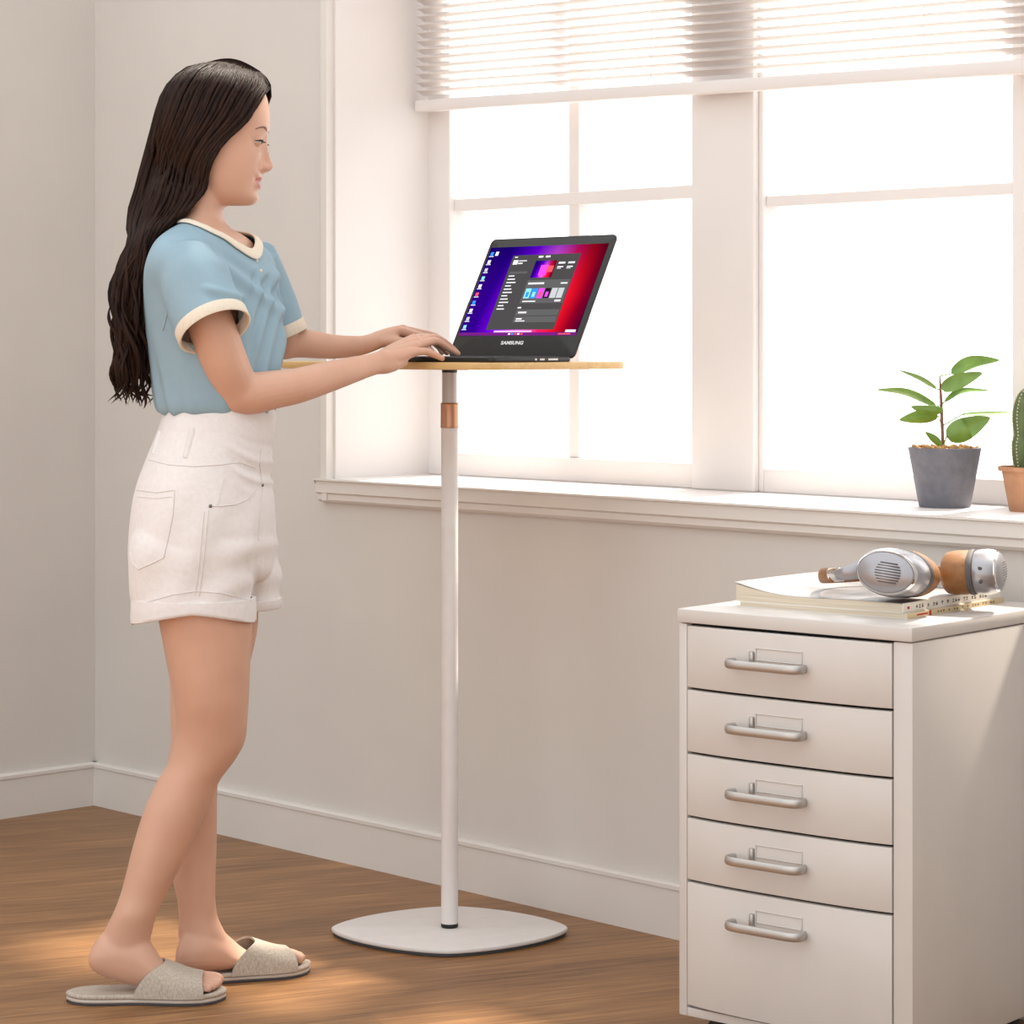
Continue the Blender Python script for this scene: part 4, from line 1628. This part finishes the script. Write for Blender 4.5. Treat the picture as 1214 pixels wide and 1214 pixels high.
kill = [f for f in bm.faces if f.calc_center_median().z > P(0, 306, 4.44).z and in_poly(f.calc_center_median().x, f.calc_center_median().y, CW3)]
# open the sleeve mouths
for e_, t_ in ((pts_[-1], (pts_[-1] - pts_[-2]).normalized()), (pts2_[-1], (pts2_[-1] - pts2_[-2]).normalized())):
    for f in bm.faces:
        c = f.calc_center_median()
        if (c - e_).length < 0.09 and abs((c - e_).dot(t_)) < 0.008 and f.normal.dot(t_) > 0.6:
            kill.append(f)
kill = list(set(kill))
bmesh.ops.delete(bm, geom=kill, context='FACES')
me2 = bpy.data.meshes.new('shirt')
bm.to_mesh(me2)
bm.free()
finish(me2, True, 0)
shirt = link('shirt', me2, M['shirt'], parent=person, mw=I4)

# collar band
bt_s = BVHTree.FromObject(shirt, bpy.context.evaluated_depsgraph_get())
loop = spline([[*c] for c in CW3 + [CW3[0]]], 8)[:-1]
ctr = sum((V(*c) for c in loop), V(0, 0, 0)) / len(loop)
rings = []
m_ = len(loop)
for i in range(m_):
    p = V(*loop[i])
    h = bt_0.ray_cast(V(p.x, p.y, p.z + 0.2), V(0, 0, -1), 0.5)
    if h[0] is not None:
        p.z = h[0].z + 0.001
    t = (V(*loop[(i + 1) % m_]) - V(*loop[i - 1])).normalized()
    out = (p - ctr)
    out = (out - t * out.dot(t)).normalized()
    up = t.cross(out)
    if up.z < 0:
        up = -up
    px, _ = proj(p)
    wd = lerp(0.0075, 0.0115, sstep(262, 300, px))
    nn = h[1] if h[0] is not None else V(0, 0, 1)
    ax_ = t.cross(nn)
    ax_ = (-ax_ if ax_.dot(out) < 0 else ax_).normalized()
    rings.append([p + ax_ * (wd * math.cos(2 * PI * j / 12) + wd * 0.25) + nn * (0.0026 * math.sin(2 * PI * j / 12) + 0.0025) for j in range(12)])
rings.append(rings[0])
bm = bmesh.new()
loft(bm, rings, cap=False)
bmesh.ops.remove_doubles(bm, verts=bm.verts[:], dist=1e-6)
obj('collar', bm, M['rib'], parent=shirt, mw=I4, angle=0)


def cuff(cpt, tdir, ra, rb, h, th, name, m_, parent, ref=V(0, 1, 0), tiltz=0.0, n=48):
    t = tdir.normalized()
    u = (ref - t * ref.dot(t)).normalized()
    v_ = t.cross(u)
    prof = [(1.0, -h * 0.5, 0), (1.0, h * 0.5 - th * 0.4, 0), (1.0, h * 0.5, -th * 0.4), (1.0, h * 0.5 - th * 0.3, -th), (1.0, -h * 0.5, -th)]
    rings = []
    for k_, z_, dr_ in prof:
        rings.append([cpt + t * z_ + u * ((ra + dr_) * math.cos(2 * PI * i / n)) + v_ * ((rb + dr_) * math.sin(2 * PI * i / n)) for i in range(n)])
    bm = bmesh.new()
    loft(bm, rings + [rings[0]], cap=False)
    bmesh.ops.remove_doubles(bm, verts=bm.verts[:], dist=1e-6)
    return obj(name, bm, m_, parent=parent, mw=I4, angle=50)


td = (pts_[-1] - pts_[-2]).normalized() + V(0, -0.12, 0)
cuff(pts_[-1] + td.normalized() * 0.006, td, 0.0615, 43.5 * KP, 0.022, 0.004, 'sleeve_cuff', M['rib'], shirt)
td = (pts2_[-1] - pts2_[-2])
cuff(pts2_[-1] + td.normalized() * 0.006, td, 0.0545, 27 * KP, 0.022, 0.004, 'sleeve_cuff', M['rib'], shirt)

# ---- shorts
bs = bmesh.new()
loft_px(bs, [(484, 197, 325, 0.132, 4.44, 0), (492, 194, 326, 0.134, 4.44, 0), (515, 186, 325, 0.142, 4.44, 0), (540, 176, 322, 0.154, 4.44, 0), (570, 165, 321, 0.168, 4.44, 0), (600, 158, 325, 0.176, 4.44, 0), (640, 153, 328, 0.180, 4.44, 0),
             (664, 154, 327, 0.178, 4.44, 0), (684, 160, 316, 0.160, 4.44, 0), (696, 172, 300, 0.13, 4.44, 0)], step=5, n=56, p=2.15)
HEM_N = [(590, 180, 285, 0.05, 4.365, 0), (640, 154, 304, 0.092, 4.355, 0), (690, 154.5, 302, 0.0945, 4.355, 0), (724, 157.5, 302, 0.0955, 4.355, 0)]
loft_px(bs, HEM_N, step=5, n=48, p=2.1)
HEM_F = [(590, 200, 315, 0.05, 4.52, 0), (640, 176, 329, 0.088, 4.53, 0), (690, 178, 331.5, 0.092, 4.53, 0), (716, 181, 333.5, 0.092, 4.53, 0)]
loft_px(bs, HEM_F, step=5, n=48, p=2.1)
me = voxel(bs, 0.0035, 4, 0.5)
nrm = [v.normal.copy() for v in me.vertices]
for v, n_ in zip(me.vertices, nrm):
    c = v.co
    px, py = proj(c)
    d = 0.0
    fr = sstep(255, 300, px)
    hi = (1 - sstep(575, 600, py)) * sstep(505, 525, py)
    w_ = py - 0.38 * px
    for c0_, am, sg_ in ((428, 1.0, 4.5), (443, -0.8, 5), (452, 0.9, 4), (470, 0.5, 5), (408, -0.5, 5), (486, -0.5, 5)):
        d += 0.0034 * am * fr * hi * math.exp(-((w_ - c0_ - 3 * math.sin(px * 0.09)) / sg_) ** 2)
    d += 0.0030 * sstep(625, 650, py) * sstep(230, 300, px) * math.sin((py + 0.25 * px) * 0.15)
    d += 0.0018 * math.sin(px * 0.11 + py * 0.05) * sstep(560, 620, py)
    # groove between the two legs
    if py > 600 and c.y < 4.52:
        d -= 0.0035 * math.exp(-((px - (309 - 0.06 * (py - 600))) / 5) ** 2) * sstep(590, 640, py)
    v.co = c + n_ * d
finish(me, True, 0)
me.name = 'shorts'
shorts = link('shorts', me, M['denim'], parent=person, mw=I4)


def hem(tab, yb, tl, name):
    """turned-up hem: hollow band following the leg opening"""
    xl, xr, b, D, k_ = tab
    n = 64
    rings = []
    for dy, gr in ((-15, 1.2), (yb * 0.5, 2.0), (yb, 1.6), (yb + 1, 0.0), (yb - 1, -2.0), (-15, -3.5)):
        rg = []
        base = ring_px(724, xl - gr, xr + gr, b + gr * KP, D, 0, n, 2.1)
        cxm = (xl + xr) / 2
        for q in base:
            px, py = proj(q)
            u = (px - cxm) / ((xr - xl) / 2)
            rise = tl(u, q.y < D)
            q2 = q.copy()
            q2.z -= (dy + rise * sstep(-16, yb, dy)) * KP
            rg.append(q2)
        rings.append(rg)
    bm = bmesh.new()
    loft(bm, rings + [rings[0]], cap=False)
    bmesh.ops.remove_doubles(bm, verts=bm.verts[:], dist=1e-6)
    return obj(name, bm, M['denim'], parent=shorts, mw=I4, angle=60)


hem((157.0, 302.0, 0.0955, 4.355, 0), 7, lambda u, near: (lerp(-9, 5, abs(u) ** 1.4) if near else (4 if u > 0 else 9)), 'hem_cuff')
hem((181, 333, 0.092, 4.53, 0), 1, lambda u, near: -4 - 2.0 * u, 'hem_cuff')

bt_h = BVHTree.FromObject(shorts, bpy.context.evaluated_depsgraph_get())
org = V(0, 0, CH)


def on_cloth(bt_, px, py, off=0.0005):
    d = V((px - 607) / F, 1, -(py - HZ) / F).normalized()
    h = bt_.ray_cast(org, d, 20)
    if h[0] is None:
        return None
    return h[0] - d * off, h[1]


def seam(name, poly, r, m_, parent, bt_, step=3.0, wide=None):
    pts = []
    for a, b in zip(poly, poly[1:]):
        k_ = max(1, int(math.hypot(b[0] - a[0], b[1] - a[1]) / step))
        for q in range(k_):
            h = on_cloth(bt_, lerp(a[0], b[0], q / k_), lerp(a[1], b[1], q / k_))
            if h:
                pts.append(h[0])
    h = on_cloth(bt_, *poly[-1])
    if h:
        pts.append(h[0])
    if len(pts) < 2:
        return None
    bm = bmesh.new()
    tube(bm, pts, [(r, wide or r)] * len(pts), n=8, sub=1)
    return obj(name, bm, m_, parent=parent, mw=I4, angle=0)


seam('side_seam', [(247, 605), (244, 640), (240, 680), (236, 706)], 0.0009, M['seam'], shorts, bt_h)
seam('side_seam', [(242, 607), (239, 640), (235, 680), (231, 706)], 0.0007, M['seam'], shorts, bt_h)
seam('back_pocket', [(162, 581), (186, 584), (207, 581), (205, 610), (199, 640), (194, 661), (180, 668), (164, 675), (157, 668), (153.8, 655)], 0.0009, M['seam'], shorts, bt_h)
seam('back_pocket', [(163, 589), (185, 591), (203, 589)], 0.0006, M['seam'], shorts, bt_h)
seam('front_pocket', [(247, 600), (262, 600), (280, 598), (294, 592), (302, 583), (306, 575)], 0.0010, M['seam'], shorts, bt_h)
seam('front_pocket', [(258, 599), (261, 584), (266, 568)], 0.0007, M['seam'], shorts, bt_h)
seam('waist_seam', [(176, 545), (200, 551), (230, 553), (262, 551), (285, 548), (303, 555)], 0.0008, M['seam'], shorts, bt_h)
seam('fly_seam', [(309, 532), (308, 552), (311, 575), (309, 600), (306, 640)], 0.0012, M['seam'], shorts, bt_h)
seam('hem_seam', [(157, 718), (180, 712), (205, 705), (232, 701), (262, 703), (290, 710), (299, 713)], 0.0008, M['seam'], shorts, bt_h)
seam('belt_loop', [(229, 508), (225, 524), (220, 542)], 0.0016, M['denim'], shorts, bt_h, wide=0.0055)
seam('belt_loop', [(190, 512), (186, 526), (182, 538)], 0.0016, M['denim'], shorts, bt_h, wide=0.0045)
for px, py in ((249.5, 600), (311, 575)):
    h = on_cloth(bt_h, px, py, 0.0)
    bm = bmesh.new()
    ellipsoid(bm, h[0], 0.0032, 0.0032, 0.0032, 12, 8)
    obj('rivet', bm, M['rivet'], parent=shorts, mw=I4)
seam('armhole_seam', [(193, 392), (199, 370), (194, 345)], 0.0009, M['shirt'], shirt, bt_s)
for px, py in ((304, 309), (309, 321)):
    h = on_cloth(bt_s, px, py, 0.0)
    if h:
        bm = bmesh.new()
        ellipsoid(bm, h[0], 0.0032, 0.0032, 0.0032, 12, 8)
        obj('button', bm, M['rib'], parent=shirt, mw=I4)

# ---- slippers


def slipper(heel, toe, label):
    """heel, toe: ground points under the two ends of the sole"""
    d = toe - heel
    ln = d.length
    d.normalize()
    m = Matrix.Translation(heel) @ Matrix.Rotation(math.atan2(d.y, d.x), 4, 'Z')
    sl = empty('slipper', m, label, 'slipper', 'linen house slippers')
    hw = [(0.0, 0.004), (0.012, 0.022), (0.035, 0.034), (0.075, 0.037), (0.12, 0.037), (0.16, 0.042), (0.20, 0.048), (0.235, 0.046), (0.258, 0.034), (0.270, 0.018), (0.276, 0.004)]
    sc = ln / 0.276
    xs = [0.276 * 0.5 * (1 - math.cos(PI * i / 40)) for i in range(41)]
    edge = [(x * sc, interp(hw, x)[0]) for x in xs]
    plan = [(x, -h_) for x, h_ in edge] + [(x, h_) for x, h_ in reversed(edge)]
    bm = bmesh.new()
    slab(bm, plan, 0.0, 0.004, 0.001)
    obj('outsole', bm, M['sole_dark'], parent=sl)
    bm = bmesh.new()
    slab(bm, plan, 0.004, 0.0105, 0.002)
    obj('midsole', bm, M['sole'], parent=sl, angle=0)
    bm = bmesh.new()
    # padded insole with a raised rolled rim
    cx = sum(p[0] for p in plan) / len(plan)
    rings = []
    for k_, z_ in ((0.99, 0.010), (1.012, 0.0135), (1.0, 0.0175), (0.95, 0.0185), (0.88, 0.0165), (0.6, 0.0160), (0.02, 0.0160)):
        rings.append([V(cx + (x - cx) * k_, y_ * k_, z_) for x, y_ in plan])
    loft(bm, rings)
    obj('insole', bm, M['linen'], parent=sl, angle=0)
    # open-toed band over the foot
    bm = bmesh.new()
    na, nb = 28, 12
    outer, inner = [], []
    for i in range(na + 1):
        a = PI * i / na
        s = math.sin(a)
        ro, ri = [], []
        for j in range(nb + 1):
            u = j / nb
            xb = lerp(0.118, 0.170, s ** 1.2) * sc
            xf = lerp(0.240, 0.236, s) * sc
            x = lerp(xb, xf, u)
            hgt = lerp(0.062, 0.030, sstep(0.13, 0.245, x / sc))
            w_ = interp(hw, x / sc)[0] + 0.001
            c_ = math.cos(a)
            q = V(x, w_ * math.copysign(abs(c_) ** 0.62, c_), 0.0125 + hgt * s ** 0.7)
            nn = V(0, c_, s + 0.001).normalized()
            ro.append(bm.verts.new(q + nn * 0.0022))
            ri.append(bm.verts.new(q - nn * 0.0015))
        outer.append(ro)
        inner.append(ri)
    for i in range(na):
        for j in range(nb):
            bm.faces.new((outer[i][j], outer[i + 1][j], outer[i + 1][j + 1], outer[i][j + 1]))
            bm.faces.new((inner[i][j], inner[i][j + 1], inner[i + 1][j + 1], inner[i + 1][j]))
        for j in (0, nb):
            bm.faces.new((outer[i][j], outer[i + 1][j], inner[i + 1][j], inner[i][j]))
    for i in (0, na):
        for j in range(nb):
            bm.faces.new((outer[i][j], outer[i][j + 1], inner[i][j + 1], inner[i][j]))
    obj('strap', bm, M['linen'], parent=sl)
    return sl


def gnd(px, py):
    D = CH * F / (py - HZ)
    q = P(px, py, D)
    q.z = 0
    return q


slipper(gnd(79, 1187), gnd(268, 1184), 'grey linen slipper under the lifted heel, nearer to the viewer')
slipper(gnd(190, 1168), gnd(367, 1150), 'grey linen slipper on the forward foot, farther from the viewer')

# ---- hair
FG = [(0.00, 308, 84), (0.05, 317, 93), (0.10, 321, 106), (0.15, 313, 122), (0.20, 304, 140), (0.25, 290, 156), (0.30, 275, 170), (0.35, 261, 188), (0.40, 253, 208), (0.45, 247, 228), (0.50, 232, 246), (0.56, 214, 263), (0.63, 196, 290),
      (0.70, 184, 325), (0.77, 178, 365), (0.85, 179, 405), (0.92, 181, 440), (1.00, 178, 470), (1.10, 172, 492)]
BG = [(0.00, 246, 73.5), (0.05, 222, 79), (0.10, 205, 92), (0.15, 194, 110), (0.20, 186, 132), (0.25, 179, 155), (0.30, 173, 178), (0.35, 166, 203), (0.40, 160, 228), (0.45, 155, 250), (0.50, 153, 270), (0.56, 155, 290), (0.63, 148, 316),
      (0.70, 139, 348), (0.77, 138, 378), (0.85, 146, 412), (0.92, 140, 440), (1.00, 140, 462), (1.10, 134, 484)]
WDT = [(0.0, 30), (0.3, 56), (0.45, 56), (0.56, 58), (0.7, 58), (0.85, 52), (1.0, 36)]


def hair_pt(u, side, t, off=0.0, wav=0.0, ph=0.0):
    """u 0 at the face edge .. 1 at the back; side -1 near, +1 far"""
    fx, fy = interp(FG, t)
    bx, by = interp(BG, t)
    x, y = lerp(fx, bx, u), lerp(fy, by, u)
    if t < 0.12:        # crown bulges above the straight line
        y -= 9.0 * math.sin(PI * u) * (1 - t / 0.12)
    # on the head: follow the skull
    yy = min(max(y, 81), 236)
    b, f, w_ = interp(HEADT, yy)
    cx = (b + f) / 2 - 4
    a = (f - b) / 2 + 12
    q = max(0.0, 1 - ((x - cx) / a) ** 2)
    top = sstep(72, 100, y)
    d1 = (w_ * math.sqrt(q) + 7) * lerp(sstep(0, 0.06, t) * 0.9 + 0.1, 1, top) * (0.25 + 0.75 * sstep(0.0, 0.07, t))
    # below: an elliptical fall
    c2_ = (fx + bx) / 2
    a2 = abs(fx - bx) / 2 + 3
    q2 = max(0.0, 1 - ((x - c2_) / a2) ** 2)
    d2 = interp(WDT, t)[0] * math.sqrt(q2)
    k_ = sstep(0.42, 0.58, t)
    d = lerp(d1, d2, k_)
    if u < 0.9:
        d = max(d, 43 * sstep(190, 225, y) * (1 - sstep(0.52, 0.62, t)) * (1 - sstep(0.6, 0.9, u)))
    if u > 0.999:
        d = 0
    elif u > 0.9 and t < 0.5:
        d *= math.sqrt(max(0, (1 - ((u - 0.9) / 0.1) ** 2)))
    wv = wav * sstep(0.3, 0.6, t)
    x += wv * math.sin(t * 26 + ph)
    d += wv * 0.8 * math.cos(t * 23 + ph * 1.7)
    d += off
    return P(x, y, HD) + V(0, side * d * MH, 0)


bm = bmesh.new()
uvl = bm.loops.layers.uv.new('UVMap')
NU, NT = 120, 150
# main sheet from the near face edge round the back to the far face edge
grid = []
rr = random.Random(11)
groove = [rr.uniform(-1, 1) for _ in range(400)]


def gnoise(x):
    i = int(math.floor(x))
    f_ = x - i
    f_ = f_ * f_ * (3 - 2 * f_)
    return lerp(groove[i % 400], groove[(i + 1) % 400], f_)


for i in range(NU + 1):
    s = i / NU * 2 - 1
    side = -1 if s <= 0 else 1
    u = 1 - abs(s)
    col = []
    for j in range(NT + 1):
        t = j / NT * (0.945 + 0.055 * gnoise(s * 13 + 200) - 0.05 * (1 - u))
        g = gnoise(s * 34 + 100 + 1.2 * math.sin(t * 5)) * 2.0 + gnoise(s * 90 + 50) * 0.9
        col.append(hair_pt(u, side, t, off=g * sstep(0.03, 0.12, t) - 1.0, wav=2.0 + 2.6 * sstep(0.45, 0.7, t), ph=u * 6))
    grid.append(col)
vg = [[bm.verts.new(p) for p in c] for c in grid]
for i in range(NU):
    for j in range(NT):
        try:
            f_ = bm.faces.new((vg[i][j], vg[i + 1][j], vg[i + 1][j + 1], vg[i][j + 1]))
        except ValueError:
            continue
        for l, (a, b) in zip(f_.loops, ((i, j), (i + 1, j), (i + 1, j + 1), (i, j + 1))):
            l[uvl].uv = (a / NU * 320, b / NT * 3)


def strand(u, side, t0, t1, r, off, wav, ph, du=0.0, n=22):
    rows = []
    for q in range(n + 1):
        t = lerp(t0, t1, q / n)
        p = hair_pt(min(0.998, max(0.0, u + du * (q / n))), side, t, off, wav, ph)
        e = min(1, 0.08 + 5 * q / n) * (max(0.0, 1 - (q / n) ** 5)) ** 0.8
        rows.append((p, r * max(0.04, e)))
    m0 = len(bm.faces)
    tube(bm, [a for a, b in rows], [(b * 0.55, b) for a, b in rows], n=7, ref=V(0, 1, 0), sub=1, rounded=False)
    bm.faces.ensure_lookup_table()
    base = rr.uniform(0, 300)
    for fi in range(m0, len(bm.faces)):
        f_ = bm.faces[fi]
        for l in f_.loops:
            px, py = proj(l.vert.co)
            l[uvl].uv = (base + (px * 0.1) % 7, py / 120)


for q in range(170):
    side = -1 if q % 5 else 1
    u = rr.random() ** 0.9
    t0 = rr.choice((0.02, 0.03, 0.04, 0.05, 0.32, 0.40))
    strand(u, side, t0, rr.uniform(0.80, 1.0), rr.uniform(0.0018, 0.0045), rr.uniform(-0.5, 3.0), rr.uniform(1.5, 4.0), u * 7 + rr.uniform(-0.9, 0.9), du=rr.uniform(-0.10, 0.10))
# locks along the face, falling over the ear to the shoulder
for q in range(26):
    strand(rr.uniform(0.0, 0.16), -1, rr.uniform(0.10, 0.30), rr.uniform(0.50, 0.62), rr.uniform(0.0016, 0.0035), rr.uniform(-0.5, 3.0), rr.uniform(1.0, 4.5), rr.uniform(0, 6), du=rr.uniform(-0.16, 0.12))
# loose ends and flyaway locks at the tips
for q in range(60):
    side = rr.choice((-1, -1, 1))
    u = rr.random()
    strand(u, side, rr.uniform(0.55, 0.75), rr.uniform(0.93, 1.07), rr.uniform(0.002, 0.0045), rr.uniform(-4, 6), rr.uniform(4, 8), rr.uniform(0, 6), du=rr.uniform(-0.35, 0.35))
for e0, c0_, e1, r in (((150, 425), (136, 436), (134, 449), 0.003), ((152, 430), (141, 440), (139, 456), 0.003), ((160, 440), (152, 458), (180, 474), 0.004), ((165, 440), (160, 462), (184, 470), 0.003), ((158, 430), (146, 455), (168, 476), 0.0035), ((172, 430), (176, 452), (186, 462), 0.003)):
    tube(bm, [P(*e0, HD - 0.03), P(*c0_, HD - 0.03), P(*e1, HD - 0.02)], [(r, r), (r * 0.8, r), (0.0004, 0.0004)], n=7, sub=8, rounded=False)
bmesh.ops.recalc_face_normals(bm, faces=bm.faces[:])
me = bpy.data.meshes.new('hair')
bm.to_mesh(me)
bm.free()
finish(me, True, 0)
hair = link('hair', me, M['hair'], parent=person, mw=I4)
